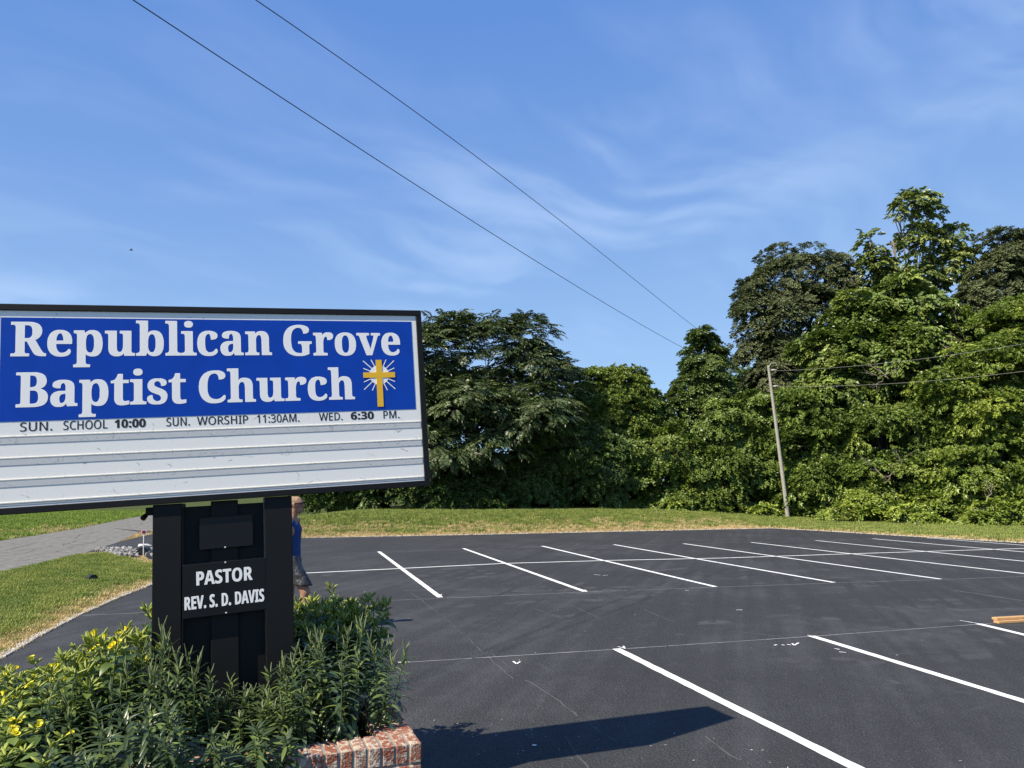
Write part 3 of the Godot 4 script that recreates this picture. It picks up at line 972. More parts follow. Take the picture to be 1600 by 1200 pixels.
var lance_leaf := []
var lance_mats := []
var spike_mesh: ArrayMesh
func make_lance(h: float, lean: Vector3) -> Node3D:
	var o := Node3D.new()
	var st := st_new()
	var pts := []; var rad := []
	for i in 6:
		var t := i / 5.0
		pts.append(Vector3(0, h * t, 0) + lean * t * t)
		rad.append(lerpf(0.0042, 0.002, t))
	add_tube(st, pts, rad, 6)
	part("stem", done(st), M.stem, o)
	var y := h * 0.05
	var an := R(0, TAU)
	while y < h * 0.97:
		var t := y / h
		var where := Vector3(0, y, 0) + lean * t * t
		var k := 0 if t > 0.82 else (1 if t > 0.45 else 2)
		for s in 2:
			var a := an + PI * s + R(-0.25, 0.25)
			var el: float = [0.75, 0.3, -0.05][k] + R(-0.2, 0.2)
			var f := Vector3(cos(a) * cos(el), sin(el), sin(a) * cos(el))
			var sc := R(0.8, 1.15) * (0.6 + 0.4 * sin(PI * clampf(t * 0.75 + 0.3, 0, 1)))
			part("leaf", lance_leaf[k * 2 + rng.randi() % 2], lance_mats[[0, 1, 0, 1, 2][rng.randi() % 5]], o, Transform3D(look_basis(f, Vector3.UP).scaled_local(Vector3.ONE * sc), where))
		an += PI / 2 + R(-0.2, 0.2)
		y += R(0.017, 0.024)
	for i in rng.randi_range(3, 6):
		var a := R(0, TAU)
		var f := Vector3(cos(a) * 0.3, 1, sin(a) * 0.3)
		part("flower_spike", spike_mesh, M.spike, o, Transform3D(look_basis(f.cross(Vector3(0.3, 0.1, 0.9)), f).scaled_local(Vector3(1, R(0.8, 1.6), 1)), Vector3(0, h * R(0.93, 0.99), 0) + lean))
	return o

var ovate_leaf := []
var ovate_mats := []
var bud_mesh: ArrayMesh
var trumpet_mesh: ArrayMesh
func make_ovate(h: float, spread: float, stems: int, blooms: int) -> Node3D:
	var o := Node3D.new()
	for s in stems:
		var a0 := TAU * s / stems + R(-0.4, 0.4)
		var out := Vector3(cos(a0), 0, sin(a0)) * spread * R(0.35, 1.0)
		var hh := h * R(0.72, 1.05)
		var st := st_new()
		var pts := []; var rad := []
		for i in 6:
			var t := i / 5.0
			pts.append(Vector3(0, hh * t, 0) + out * pow(t, 1.3)); rad.append(lerpf(0.0055, 0.0025, t))
		add_tube(st, pts, rad, 6)
		part("stem", done(st), M.stem, o)
		var t := R(0.12, 0.25)
		var an := R(0, TAU)
		while t < 0.97:
			var where := Vector3(0, hh * t, 0) + out * pow(t, 1.3)
			for k in 2:
				var a := an + PI * k + R(-0.3, 0.3)
				var el := R(-0.25, 0.35) + 0.25 * t
				var f := Vector3(cos(a) * cos(el), sin(el), sin(a) * cos(el)) + out.normalized() * 0.25
				var sc := R(0.75, 1.3) * (1.15 - 0.55 * t * t)
				part("leaf", ovate_leaf[rng.randi() % 3], ovate_mats[[0, 1, 1, 2, 2][rng.randi() % 5]], o, Transform3D(look_basis(f, Vector3.UP + Vector3(R(-0.3, 0.3), 0, R(-0.3, 0.3))).scaled_local(Vector3.ONE * sc), where + f.normalized() * 0.012))
			an += PI / 2 + R(-0.3, 0.3)
			t += R(0.07, 0.10)
		var tip := Vector3(0, hh, 0) + out
		for i in rng.randi_range(8, 13):
			var a := R(0, TAU)
			var f := Vector3(cos(a), R(0.3, 1.6), sin(a)).normalized()
			part("bud", bud_mesh, M.bud, o, Transform3D(look_basis(f, Vector3(0.2, 0.3, 0.9)).scaled_local(Vector3.ONE * R(0.9, 1.6)), tip + f * 0.012 - Vector3.UP * R(0, 0.03)))
		if s < blooms:
			for i in rng.randi_range(1, 3):
				var f := Vector3(R(-0.7, 0.9), R(0.4, 1.0), R(0.0, 1.0)).normalized()
				part("flower", trumpet_mesh, M.petal, o, Transform3D(look_basis(f, Vector3(0.2, 0.9, 0.3)), tip + f * 0.02))
	return o

func build_plants() -> void:
	M.stem = material(Color(0.075, 0.115, 0.03), 0.6)
	M.spike = material(Color(0.155, 0.19, 0.075), 0.6)
	M.bud = plain_leaf(Color(0.24, 0.29, 0.04), 0.5, 0.3)
	M.petal = plain_leaf(Color(0.74, 0.62, 0.02), 0.55, 0.4)
	for q in [[0.085, 0.0135, 0.35, 0.5], [0.092, 0.0145, 0.5, 0.45], [0.098, 0.0155, 0.85, 0.4], [0.090, 0.0135, 1.0, 0.4], [0.100, 0.0150, 1.25, 0.35], [0.088, 0.0140, 1.5, 0.3]]:
		lance_leaf.append(leaf_blade(q[0] * 1.22, q[1] * 1.6, q[2], q[3], 0.42, 5))
	lance_mats = [plain_leaf(Color(0.036, 0.060, 0.024), 0.32, 0.2), plain_leaf(Color(0.052, 0.082, 0.032), 0.34, 0.24), plain_leaf(Color(0.115, 0.165, 0.042), 0.42, 0.3)]
	var st := st_new()
	add_tube(st, [Vector3.ZERO, Vector3(0.002, 0.018, 0), Vector3(0.004, 0.036, 0.002), Vector3(0.001, 0.056, 0.003)], [0.0020, 0.0032, 0.0034, 0.0015], 5)
	spike_mesh = done(st)
	for q in [[0.080, 0.052, 0.5, 0.3], [0.094, 0.062, 0.9, 0.35], [0.070, 0.042, 0.2, 0.5]]:
		ovate_leaf.append(leaf_blade(q[0], q[1], q[2], q[3], 0.36, 5))
	ovate_mats = [plain_leaf(Color(0.036, 0.066, 0.015), 0.42, 0.25), plain_leaf(Color(0.058, 0.098, 0.018), 0.42, 0.3), plain_leaf(Color(0.105, 0.155, 0.026), 0.5, 0.35)]
	st = st_new()
	add_tube(st, [Vector3.ZERO, Vector3(0, 0.001, 0.012), Vector3(0, 0.0, 0.026), Vector3(0, 0, 0.038)], [0.0022, 0.0042, 0.0045, 0.0012], 5)
	bud_mesh = done(st)
	st = st_new()
	add_tube(st, [Vector3.ZERO, Vector3(0, 0, 0.016), Vector3(0, 0, 0.026), Vector3(0, 0, 0.031)], [0.002, 0.003, 0.007, 0.013], 10, false)
	trumpet_mesh = done(st)
	# narrow-leaved stalks in front of the post
	var protos := []
	for i in 9: protos.append(make_lance(0.50, Vector3(R(-0.05, 0.05), 0, R(-0.02, 0.06))))
	var placed := []
	var tries := 0
	while placed.size() < 96 and tries < 4000:
		tries += 1
		var u := R(0.36, 1.98)
		var w := R(0.10, 0.70)
		if u > 0.98 and R(0, 1) < 0.3: w = R(0.62, 0.80)
		if u > 1.72 and w < 0.2: continue
		if u < 0.85 and w > 0.40 + (u - 0.36) * 0.35: continue
		if u < 0.80 and R(0, 1) < 0.35: w = R(-0.12, 0.15)
		var ok := true
		for p in placed:
			if Vector2(u, w).distance_to(p) < 0.068: ok = false
		if not ok: continue
		placed.append(Vector2(u, w))
		var prof := 0.40 + 0.15 * exp(-pow((u - 0.60) / 0.28, 2)) + 0.22 * exp(-pow((u - 1.50) / 0.17, 2)) - 0.10 * exp(-pow((u - 1.16) / 0.14, 2))
		prof *= R(0.82, 1.08) * (1.0 - 0.30 * smoothstep(0.35, 0.72, w))
		var o: Node3D = protos[rng.randi() % 9].duplicate()
		o.name = numbered("leafy_stalk")
		add_child(o)
		tag(o, "upright stalk of narrow dark green leaves in the brick planter before the post", "plant", "narrow-leaved stalks in the planter")
		o.transform = Transform3D(Basis.from_euler(Vector3(R(-0.06, 0.12), R(0, TAU), R(-0.08, 0.08))).scaled_local(Vector3(R(0.95, 1.1), prof / 0.50, R(0.95, 1.1))), on_sign(u, w, 0.51))
		if u < 0.5: o.rotate_z(-0.10)
		if w > 0.60: o.basis = Basis(S_A.normalized(), 0.30 + 0.9 * (w - 0.60)) * o.basis
	for p in protos: p.free()
	# broad-leaved flowering bushes: at the rear corner and along the far end
	var op := []
	for i in 6: op.append(make_ovate(0.5, 0.20, 6, 2 if i >= 3 else 0))
	for grp in [["rear", 18], ["end", 28]]:
		placed = []
		tries = 0
		while placed.size() < grp[1] and tries < 4000:
			tries += 1
			var u: float; var w: float
			if grp[0] == "rear":
				u = R(0.28, 0.98); w = R(-1.05, -0.36)
			else:
				u = R(1.72, 2.42); w = R(-0.95, 0.76)
				if u < 2.02 and w > 0.15: continue
			var ok := true
			for p in placed:
				if Vector2(u, w).distance_to(p) < 0.135: ok = false
			if not ok: continue
			placed.append(Vector2(u, w))
			var o: Node3D = op[rng.randi() % 3 + (0 if grp[0] == "rear" else 3)].duplicate()
			o.name = numbered("flower_bush")
			add_child(o)
			if grp[0] == "rear": tag(o, "bushy broad-leaved plant with pale yellow buds behind the sign post", "plant", "broad-leaved bushes behind the post")
			else: tag(o, "bushy broad-leaved plant with yellow flowers beside the narrow-leaved stalks", "plant", "yellow-flowered bushes at the end of the planter")
			var hh := 0.62 if grp[0] == "rear" else 0.47 - 0.10 * smoothstep(0.2, 0.75, w) - 0.10 * smoothstep(1.85, 2.2, u)
			if grp[0] == "end": hh += 0.12 * (1.0 - smoothstep(1.75, 1.98, u))
			hh *= R(0.90, 1.05)
			o.transform = Transform3D(Basis.from_euler(Vector3(R(-0.08, 0.08), R(0, TAU), R(-0.08, 0.08))).scaled_local(Vector3(1.05, hh / 0.5, 1.05)), on_sign(u, w, 0.51))
	for p in op: p.free()

# ---------------------------------------------------------------- trees
func add_leaf(st: SurfaceTool, o: Vector3, f: Vector3, up: Vector3, length: float, width: float) -> void:
	var b := look_basis(f, up)
	var tip := o + b.z * length - b.y * length * 0.15
	var mid := o + b.z * length * 0.45
	var l := mid - b.x * width / 2 + b.y * width * 0.16
	var r := mid + b.x * width / 2 + b.y * width * 0.16
	tri(st, o, l, tip)
	tri(st, o, tip, r)

func spray_simple(n: int, twig: float, length: float, width: float) -> ArrayMesh:
	var st := st_new()
	for i in n:
		var t := (i + 0.5) / n
		var side := 1.0 if i % 2 else -1.0
		var o := Vector3(R(-0.04, 0.04), R(-0.05, 0.05) - 0.10 * t * t, t * twig)
		var f := Vector3(side * R(0.4, 1.1), R(-0.5, 0.25), R(0.2, 1.0))
		add_leaf(st, o, f, Vector3(R(-0.8, 0.8), 1, R(-0.8, 0.8)), length * R(0.75, 1.2), width * R(0.8, 1.15))
	return done(st)

func spray_pinnate(pairs: int, length: float, ll: float, lw: float) -> ArrayMesh:
	var st := st_new()
	for i in pairs:
		var t := (i + 1.0) / pairs
		var o := Vector3(0, 0.10 * sin(t * PI * 0.7) - 0.26 * t * t * length, t * length)
		for s in [-1.0, 1.0]:
			var f := Vector3(s, R(-0.45, -0.1), R(0.3, 0.6))
			add_leaf(st, o, f, Vector3(R(-0.15, 0.15), 1, R(-0.15, 0.15)), ll * (0.7 + 0.5 * sin(t * PI)) * R(0.85, 1.1), lw)
	add_leaf(st, Vector3(0, -0.2 * length, length), Vector3(0, -0.4, 1), Vector3.UP, ll, lw)
	return done(st)

func crown_points(blobs: Array, opt: Dictionary) -> PackedFloat32Array:
	# blobs: [centre, radii]; leaf sprays sit in drooping domes over the surface of the blobs
	var buf := PackedFloat32Array()
	var dens: float = opt.get("dens", 0.9)
	var csize: float = opt.get("clump", 0.85)
	var per: int = opt.get("per", 22)
	var col: Color = opt.color
	var col2: Color = opt.get("color2", col * 1.35)
	var outer: float = opt.get("rough", 0.16)
	var flat: float = opt.get("flat", 0.5)
	for bi in blobs.size():
		var c: Vector3 = blobs[bi][0]
		var r: Vector3 = blobs[bi][1]
		var area := 4.0 * PI * pow((pow(r.x * r.y, 1.6) + pow(r.x * r.z, 1.6) + pow(r.y * r.z, 1.6)) / 3.0, 1.0 / 1.6)
		var count := int(area * dens / (csize * csize))
		for k in count:
			var d := Vector3(rng.randfn(), rng.randfn(), rng.randfn()).normalized()
			if d.y < -0.75: continue
			if d.z < -0.35 and R(0, 1) < 0.55: continue
			var lump := 1.0 + outer * noise.get_noise_3d(c.x * 9.0 + d.x * 42.0, c.y * 9.0 + d.y * 42.0, d.z * 42.0) * 2.0
			var depth := 1.0 - 0.42 * pow(R(0, 1), 2.2)
			var p := c + d * r * lump * depth
			var buried := false
			for bj in blobs.size():
				if bj == bi: continue
				var q: Vector3 = (p - (blobs[bj][0] as Vector3)) / (blobs[bj][1] as Vector3)
				if q.length() < 0.72: buried = true; break
			if buried: continue
			var wp: Vector3 = p + (opt.base as Vector3)      # boughs part here and there: hollows of a metre or two
			if noise.get_noise_3d(wp.x * 7.0, wp.y * 9.0, wp.z * 7.0) < opt.get("hollow", -9.0): continue
			var nrm := (d / r).normalized()
			var axis := (nrm * (1.0 - flat) + Vector3.UP * (flat + 0.25)).normalized()
			var cr := csize * R(0.55, 1.05)
			var t1 := axis.cross(Vector3(0.3, 0.2, 0.93)).normalized()
			var t2 := axis.cross(t1)
			var tint := R(0, 1)
			var cc := col.lerp(col2, tint * tint) * R(0.85, 1.15)
			for j in int(per * 1.9 * R(0.6, 1.2)):
				var a := R(0, TAU)
				var rr := cr * sqrt(R(0.0, 1.0))
				var radial := t1 * cos(a) + t2 * sin(a)
				var o := p + radial * rr - axis * (rr * rr / cr * 0.55) + axis * R(-0.18, 0.12) * cr
				var f := radial + axis * R(-0.15, 0.55) - Vector3.UP * 0.30 + nrm * 0.35
				var b := look_basis(f, (axis + Vector3(R(-0.4, 0.4), R(-0.2, 0.4), R(-0.4, 0.4))).normalized())
				put(buf, b.scaled(Vector3.ONE * R(0.75, 1.25)), o, cc * R(0.8, 1.2))
	return buf

var sprays := {}
var leaves_made := 0
func tree(called: String, label: String, cat: String, base: Vector3, px_blobs: Array, depth: float, opt: Dictionary, group := "") -> Node3D:
	var o := thing(called, label, cat, base, 0.0, group)
	var blobs := []
	for q in px_blobs:
		var dz: float = depth + (q[4] if q.size() > 4 else 0.0)
		var c := at_depth(q[0], q[1], dz) - base
		var rx: float = q[2] * dz / FOCAL
		var ry: float = q[3] * dz / FOCAL
		blobs.append([c, Vector3(rx, ry, (rx + ry) * 0.5)])
	opt.base = base
	# trunk and limbs
	var st := st_new()
	var bm: Material = opt.get("bark", M.bark)
	var tr: float = opt.get("trunk", 0.2)
	var stems: int = opt.get("stems", 1)
	var mean := Vector3.ZERO
	var low := 999.0
	for b in blobs:
		mean += b[0] / blobs.size()
		low = minf(low, b[0].y)
	for s in stems:
		var foot := Vector3(R(-0.5, 0.5), 0, R(-0.4, 0.4)) * (0.0 if stems == 1 else 1.5)
		var top := Vector3(lerpf(foot.x, mean.x, 0.8), maxf(low, mean.y * 0.72), lerpf(foot.z, mean.z, 0.8))
		var m1 := foot.lerp(top, 0.4) + Vector3(R(-0.3, 0.3), 0, R(-0.2, 0.2))
		add_tube(st, [foot - Vector3.UP * 0.2, foot + Vector3.UP * 0.25, m1, top], [tr * 1.35, tr * 1.05, tr * 0.85, tr * 0.6], 8)
		if s == 0:
			for b in blobs:
				var c: Vector3 = b[0]
				var start := m1.lerp(top, R(0.1, 1.0)) if c.y > m1.y else foot.lerp(m1, 0.5)
				var kn := start.lerp(c, 0.5) + Vector3(R(-0.3, 0.3), R(0.0, 0.5), R(-0.3, 0.3))
				add_tube(st, [start, kn, c], [tr * 0.5, tr * 0.34, tr * 0.16], 6)
				for k in opt.get("twigs", 6):
					var d := Vector3(rng.randfn(), rng.randfn() * 0.6 + 0.4, rng.randfn()).normalized()
					var e: Vector3 = c + d * b[1] * R(0.7, 1.0)
					add_tube(st, [kn.lerp(c, R(0.3, 1.0)), c.lerp(e, 0.5) + Vector3(R(-0.2, 0.2), R(0, 0.3), 0), e], [tr * 0.2, tr * 0.12, 0.012], 5, false)
	part("trunk", done(st), bm, o)
	var cr := multi("crown", sprays[opt.get("spray", "simple")], opt.get("mat", M.leaf), crown_points(blobs, opt), o)
	tag(cr, "", "", "", "stuff")
	leaves_made += cr.multimesh.instance_count
	return o

func foot(px: float, py: float, depth: float) -> Vector3:
	var p := at_depth(px, py, depth)
	return Vector3(p.x, land_y(p.x, p.z), p.z)

func build_trees() -> void:
	noise.seed = 15; noise.frequency = 0.05; noise.fractal_octaves = 3
	sprays.simple = spray_simple(14, 0.46, 0.18, 0.13)
	sprays.small = spray_simple(18, 0.42, 0.13, 0.095)
	sprays.big = spray_simple(11, 0.50, 0.24, 0.21)
	sprays.pinnate = spray_pinnate(9, 0.70, 0.24, 0.085)
	sprays.vine = spray_simple(13, 0.38, 0.16, 0.15)
	var g := "trees of the wood behind the lot"
	var deep := Color(0.088, 0.135, 0.034)
	# feathery dark tree group beside the sign
	tree("feathery_tree", "wide dark tree with drooping feathery leaves and several bare stems beside the sign", "tree", foot(715, 800, 47), [[690, 548, 62, 58, 0], [765, 548, 72, 60, 1], [640, 590, 80, 90, 1], [832, 590, 58, 62, 1], [805, 528, 48, 40, 0.5], [870, 572, 26, 22, 0.5], [715, 625, 78, 48, -1.2], [830, 640, 66, 50, -1], [690, 700, 52, 38, -1.8], [770, 690, 50, 40, -1.5], [600, 690, 70, 60, 0]], 47.0, {"spray": "pinnate", "color": Color(0.072, 0.106, 0.038), "color2": Color(0.122, 0.160, 0.060), "per": 15, "clump": 1.15, "dens": 1.05, "flat": 0.7, "trunk": 0.13, "stems": 5, "bark": M.bark_pale, "rough": 0.25}, g)
	tree("leafy_bush", "tall dark leafy bush in the gap under the feathery tree", "bush", foot(880, 798, 47), [[880, 700, 62, 70, 0.5], [930, 730, 50, 60, 0], [830, 750, 60, 52, 0.4], [760, 765, 60, 40, 0.5]], 47.5, {"spray": "simple", "color": deep, "per": 22, "trunk": 0.08, "stems": 3}, g)
	tree("hedge_bush", "dark hedge-like bush seen below the sign beside the walking man", "bush", foot(560, 800, 49), [[500, 760, 40, 40, 0], [560, 750, 46, 48, 0], [620, 745, 46, 52, 0]], 49.0, {"spray": "simple", "color": deep, "per": 22, "trunk": 0.07, "stems": 3}, g)
	for q in [["shaded tree standing deep in the wood behind the feathery tree", 700, 58.0, [[620, 690, 110, 110, 0], [740, 690, 110, 110, 0], [840, 720, 90, 90, 0]]], ["shaded tree standing deep in the wood behind the round-headed tree", 1000, 62.0, [[940, 730, 90, 70, 0], [1050, 730, 90, 80, 0], [1150, 690, 90, 110, 0]]], ["shaded tree standing deep in the wood behind the pole", 1270, 62.0, [[1240, 660, 90, 130, 0], [1340, 650, 90, 150, 0]]], ["shaded tree standing deep in the wood behind the maple", 1480, 58.0, [[1440, 640, 100, 150, 0], [1550, 620, 100, 160, 0], [1650, 620, 90, 160, 0]]]]:
		tree("deep_wood_tree", q[0], "tree", foot(q[1], 790, q[2]), q[3], q[2], {"spray": "big", "color": Color(0.104, 0.157, 0.032), "per": 16, "clump": 1.3, "dens": 1.0, "trunk": 0.25, "twigs": 2, "hollow": -9.0}, g)
	tree("low_bush", "low dark bush at the foot of the feathery tree by the sign", "bush", foot(690, 799, 46), [[680, 765, 44, 36, 0], [740, 775, 40, 28, -0.3], [620, 760, 50, 44, 0.4]], 45.6, {"spray": "vine", "color": deep, "per": 22, "trunk": 0.06, "stems": 3}, g)
	tree("round_tree", "small bright round-headed tree in the dip between the feathery and the pointed tree", "tree", foot(960, 797, 52), [[925, 618, 40, 42, 0], [970, 606, 38, 34, 0], [1010, 632, 20, 34, 0], [958, 650, 62, 44, -0.5], [1000, 672, 40, 34, -0.5], [930, 680, 44, 46, 0]], 52.0, {"spray": "simple", "color": Color(0.121, 0.178, 0.031), "color2": Color(0.223, 0.274, 0.052), "per": 20, "clump": 0.8}, g)
	tree("pointed_tree", "dark pointed tree rising over the vine-covered bushes", "tree", foot(1105, 797, 52), [[1098, 528, 18, 22, 0], [1102, 562, 30, 30, 0], [1096, 605, 42, 38, 0], [1108, 652, 52, 46, 0], [1064, 640, 26, 30, -0.5], [1048, 668, 26, 26, 0]], 52.0, {"spray": "small", "color": Color(0.082, 0.129, 0.031), "color2": Color(0.151, 0.205, 0.046), "per": 24, "clump": 0.7}, g)
	tree("vine_bush", "vine-covered bush below the round-headed tree", "bush", foot(1020, 798, 48), [[1000, 715, 52, 42, 0], [1045, 700, 46, 40, 0], [975, 755, 44, 42, -0.5], [1040, 760, 50, 38, -0.4]], 48.0, {"hollow": -0.2, "spray": "vine", "color": Color(0.110, 0.168, 0.031), "color2": Color(0.205, 0.266, 0.048), "per": 22, "trunk": 0.07, "stems": 3}, g)
	tree("vine_bush", "tall vine-draped bush between the pointed tree and the pole", "bush", foot(1140, 800, 48.5), [[1140, 665, 58, 50, 0], [1190, 650, 52, 56, 0.5], [1120, 725, 56, 46, -0.6], [1185, 720, 50, 48, -0.3], [1100, 775, 46, 30, -0.8], [1170, 775, 50, 32, -0.6]], 48.5, {"hollow": -0.2, "spray": "vine", "color": Color(0.104, 0.161, 0.031), "color2": Color(0.194, 0.255, 0.048), "per": 22, "trunk": 0.07, "stems": 3}, g)
	tree("oak_tree", "tall dark brownish-green tree with a broad domed head behind the pole", "tree", foot(1240, 800, 58), [[1240, 432, 62, 54, 0], [1290, 436, 46, 50, 0], [1195, 478, 46, 58, 0], [1250, 500, 80, 66, -0.5], [1180, 540, 36, 44, 0], [1225, 575, 70, 54, -1], [1310, 490, 46, 50, 0]], 57.0, {"spray": "small", "mat": M.leaf_dull, "color": Color(0.098, 0.122, 0.052), "color2": Color(0.150, 0.172, 0.078), "per": 20, "clump": 0.85, "dens": 0.8, "trunk": 0.3}, g)
	tree("poplar_tree", "tall sparse tree with bare pale limbs and tufts of big leaves against the sky", "tree", foot(1425, 800, 54), [[1428, 316, 32, 22, 0], [1405, 336, 18, 15, 0], [1450, 330, 18, 20, 0], [1432, 372, 26, 24, 0], [1460, 372, 14, 14, 0], [1438, 408, 24, 20, 0], [1358, 382, 16, 24, 0], [1366, 412, 24, 20, 0], [1492, 362, 20, 15, 0], [1488, 420, 36, 38, 0.5], [1395, 380, 10, 8, 0], [1440, 440, 34, 26, 0], [1385, 442, 28, 24, 0], [1372, 425, 20, 22, 0.3], [1510, 400, 16, 20, 0]], 54.0, {"spray": "big", "color": Color(0.146, 0.197, 0.052), "color2": Color(0.262, 0.301, 0.088), "hollow": -9.0, "per": 5, "clump": 0.55, "dens": 0.5, "trunk": 0.19, "bark": M.bark_pale, "twigs": 5}, g)
	tree("maple_tree", "broad sunlit large-leaved tree filling the wood behind the wires", "tree", foot(1380, 806, 48), [[1300, 540, 52, 46, 0], [1350, 500, 62, 52, 0], [1425, 480, 70, 50, 0.5], [1390, 550, 80, 56, -1], [1470, 530, 62, 50, 0], [1310, 600, 60, 44, -1.2], [1420, 600, 66, 36, -1]], 48.0, {"hollow": -0.2, "spray": "big", "color": Color(0.121, 0.175, 0.034), "color2": Color(0.243, 0.301, 0.071), "per": 19, "clump": 0.95, "trunk": 0.25}, g)
	tree("grey_oak_tree", "dull grey-green tree with ragged tops at the far end of the wood", "tree", foot(1570, 806, 52), [[1566, 385, 28, 34, 0], [1545, 425, 28, 34, 0], [1596, 400, 26, 48, 0], [1580, 450, 56, 46, 0], [1530, 475, 36, 40, -0.5], [1640, 420, 50, 70, 0.5]], 52.0, {"spray": "small", "mat": M.leaf_dull, "color": Color(0.098, 0.122, 0.052), "color2": Color(0.150, 0.172, 0.078), "per": 18, "clump": 0.75, "dens": 0.75, "trunk": 0.25}, g)
	tree("gum_tree", "yellow-green leafy tree reaching down over the bank beyond the wires", "tree", foot(1560, 818, 43), [[1590, 505, 52, 46, 0], [1545, 560, 62, 40, -0.4], [1600, 590, 60, 52, 0], [1490, 600, 54, 36, 0], [1540, 640, 60, 40, -0.6], [1620, 680, 70, 60, 0], [1640, 560, 60, 80, 0.5]], 43.0, {"hollow": -0.2, "spray": "simple", "color": Color(0.137, 0.197, 0.031), "color2": Color(0.262, 0.319, 0.054), "per": 20, "clump": 0.8, "trunk": 0.2}, g)
	tree("thicket_tree", "leafy young tree standing close behind the leaning pole", "tree", foot(1275, 808, 46), [[1260, 640, 50, 44, 0], [1250, 700, 46, 48, 0], [1300, 680, 56, 44, -0.5], [1270, 755, 46, 38, -0.4], [1320, 730, 44, 40, -0.6]], 46.5, {"hollow": -0.2, "spray": "simple", "color": Color(0.112, 0.168, 0.031), "color2": Color(0.208, 0.270, 0.052), "per": 21, "trunk": 0.1, "stems": 2}, g)
	tree("thicket_tree", "leafy young tree with dark hollows under its boughs beyond the pole", "tree", foot(1410, 812, 44), [[1360, 660, 54, 34, 0.5], [1430, 655, 58, 30, 0.6], [1375, 740, 48, 36, -0.3], [1440, 725, 52, 34, 0], [1480, 680, 48, 34, 0.2], [1420, 770, 46, 28, -0.3]], 44.0, {"hollow": -0.2, "spray": "simple", "color": Color(0.116, 0.175, 0.031), "color2": Color(0.218, 0.278, 0.054), "per": 21, "trunk": 0.1, "stems": 2}, g)
	tree("thicket_tree", "leafy young tree with hanging sprays near the end of the bank", "tree", foot(1530, 820, 41), [[1510, 730, 48, 38, 0], [1560, 700, 48, 34, 0.3], [1500, 775, 40, 30, 0], [1600, 760, 46, 50, 0], [1640, 740, 46, 60, 0]], 41.5, {"hollow": -0.2, "spray": "simple", "color": Color(0.129, 0.190, 0.031), "color2": Color(0.236, 0.296, 0.054), "per": 21, "trunk": 0.1, "stems": 2}, g)
	# creeper and weeds spilling on to the bank
	for q in [["sprawling mound of bright creeper on the bank beyond the pole", 1345, 812, [[1318, 796, 22, 13, -0.6], [1345, 780, 30, 24, 0], [1378, 768, 26, 34, 0.4], [1398, 796, 30, 14, -0.6], [1360, 800, 22, 9, -1.2]], 43.0], ["bright creeper mound below the thicket where the bank narrows", 1450, 820, [[1428, 800, 24, 14, -0.4], [1455, 786, 22, 26, 0.3], [1484, 798, 26, 16, 0], [1506, 808, 20, 9, -0.8], [1445, 812, 20, 7, -1.2]], 41.0], ["low bright weeds at the end of the bank", 1560, 828, [[1530, 812, 22, 12, 0], [1556, 800, 24, 22, 0.2], [1590, 808, 26, 14, -0.4], [1615, 795, 26, 28, 0], [1650, 805, 30, 20, 0]], 38.5], ["low weeds around the foot of the leaning pole", 1215, 807, [[1195, 797, 30, 12, 0.3], [1255, 798, 30, 13, 0.4], [1290, 795, 34, 18, 0]], 45.5], ["low weeds under the vine-covered bushes", 1040, 800, [[990, 792, 40, 12, 0], [1050, 790, 50, 14, 0], [1110, 795, 40, 11, 0]], 47.0]]:
		tree("creeper_mound", q[0], "creeper", foot(q[1], q[2], q[4]), q[3], q[4], {"spray": "vine", "color": Color(0.146, 0.209, 0.034), "color2": Color(0.301, 0.365, 0.062), "per": 15, "clump": 0.75, "dens": 0.8, "rough": 0.5, "trunk": 0.03, "stems": 2, "twigs": 2}, "creepers and weeds along the bank")
	# bare dead tangles
	for q in [["grey tangle of dead twigs high in the wood above the wires", 1500, 532, 46.0, 2.6, 46], ["bare grey dead branch poking out of the maple below the wires", 1385, 588, 43.5, 1.6, 20], ["dead branch lying in the dark hollow of the thicket", 1405, 738, 42.0, 2.0, 22], ["bleached dead sticks lying on the weeds near the end of the bank", 1560, 792, 38.0, 1.6, 14]]:
		var c := at_depth(q[1], q[2], q[3])
		var o := thing("dead_branch", q[0], "branch", c, 0.0, "dead branches in the wood")
		var st := st_new()
		for i in int(q[5]) / 5:
			var a: Vector3 = Vector3(rng.randfn(), rng.randfn() * 0.45, rng.randfn() * 0.4) * float(q[4]) * 0.35
			var d: Vector3 = Vector3(R(-1, 1), R(-0.25, 0.6), R(-0.3, 0.3)).normalized() * float(q[4]) * R(0.5, 1.0)
			var line := []
			for k in 6: line.append(a + d * (k / 5.0) + Vector3(R(-0.1, 0.1), R(-0.08, 0.08) - 0.12 * k * k / 25.0, R(-0.1, 0.1)))
			add_tube(st, line, [0.020, 0.018, 0.015, 0.012, 0.009, 0.004], 5, false)
			for k in 7:
				var o0: Vector3 = (line[1 + k % 4] as Vector3).lerp(line[2 + k % 4], R(0, 1))
				var d2 := (d.normalized() + Vector3(R(-0.9, 0.9), R(-0.6, 0.8), R(-0.5, 0.5))).normalized() * R(0.25, 0.75)
				add_tube(st, [o0, o0 + d2 * 0.5 + Vector3(R(-0.05, 0.05), R(-0.05, 0.05), 0), o0 + d2], [0.009, 0.007, 0.003], 4, false)
		part("twigs", done(st), M.bark_pale, o)
	print("leaf sprays ", leaves_made)
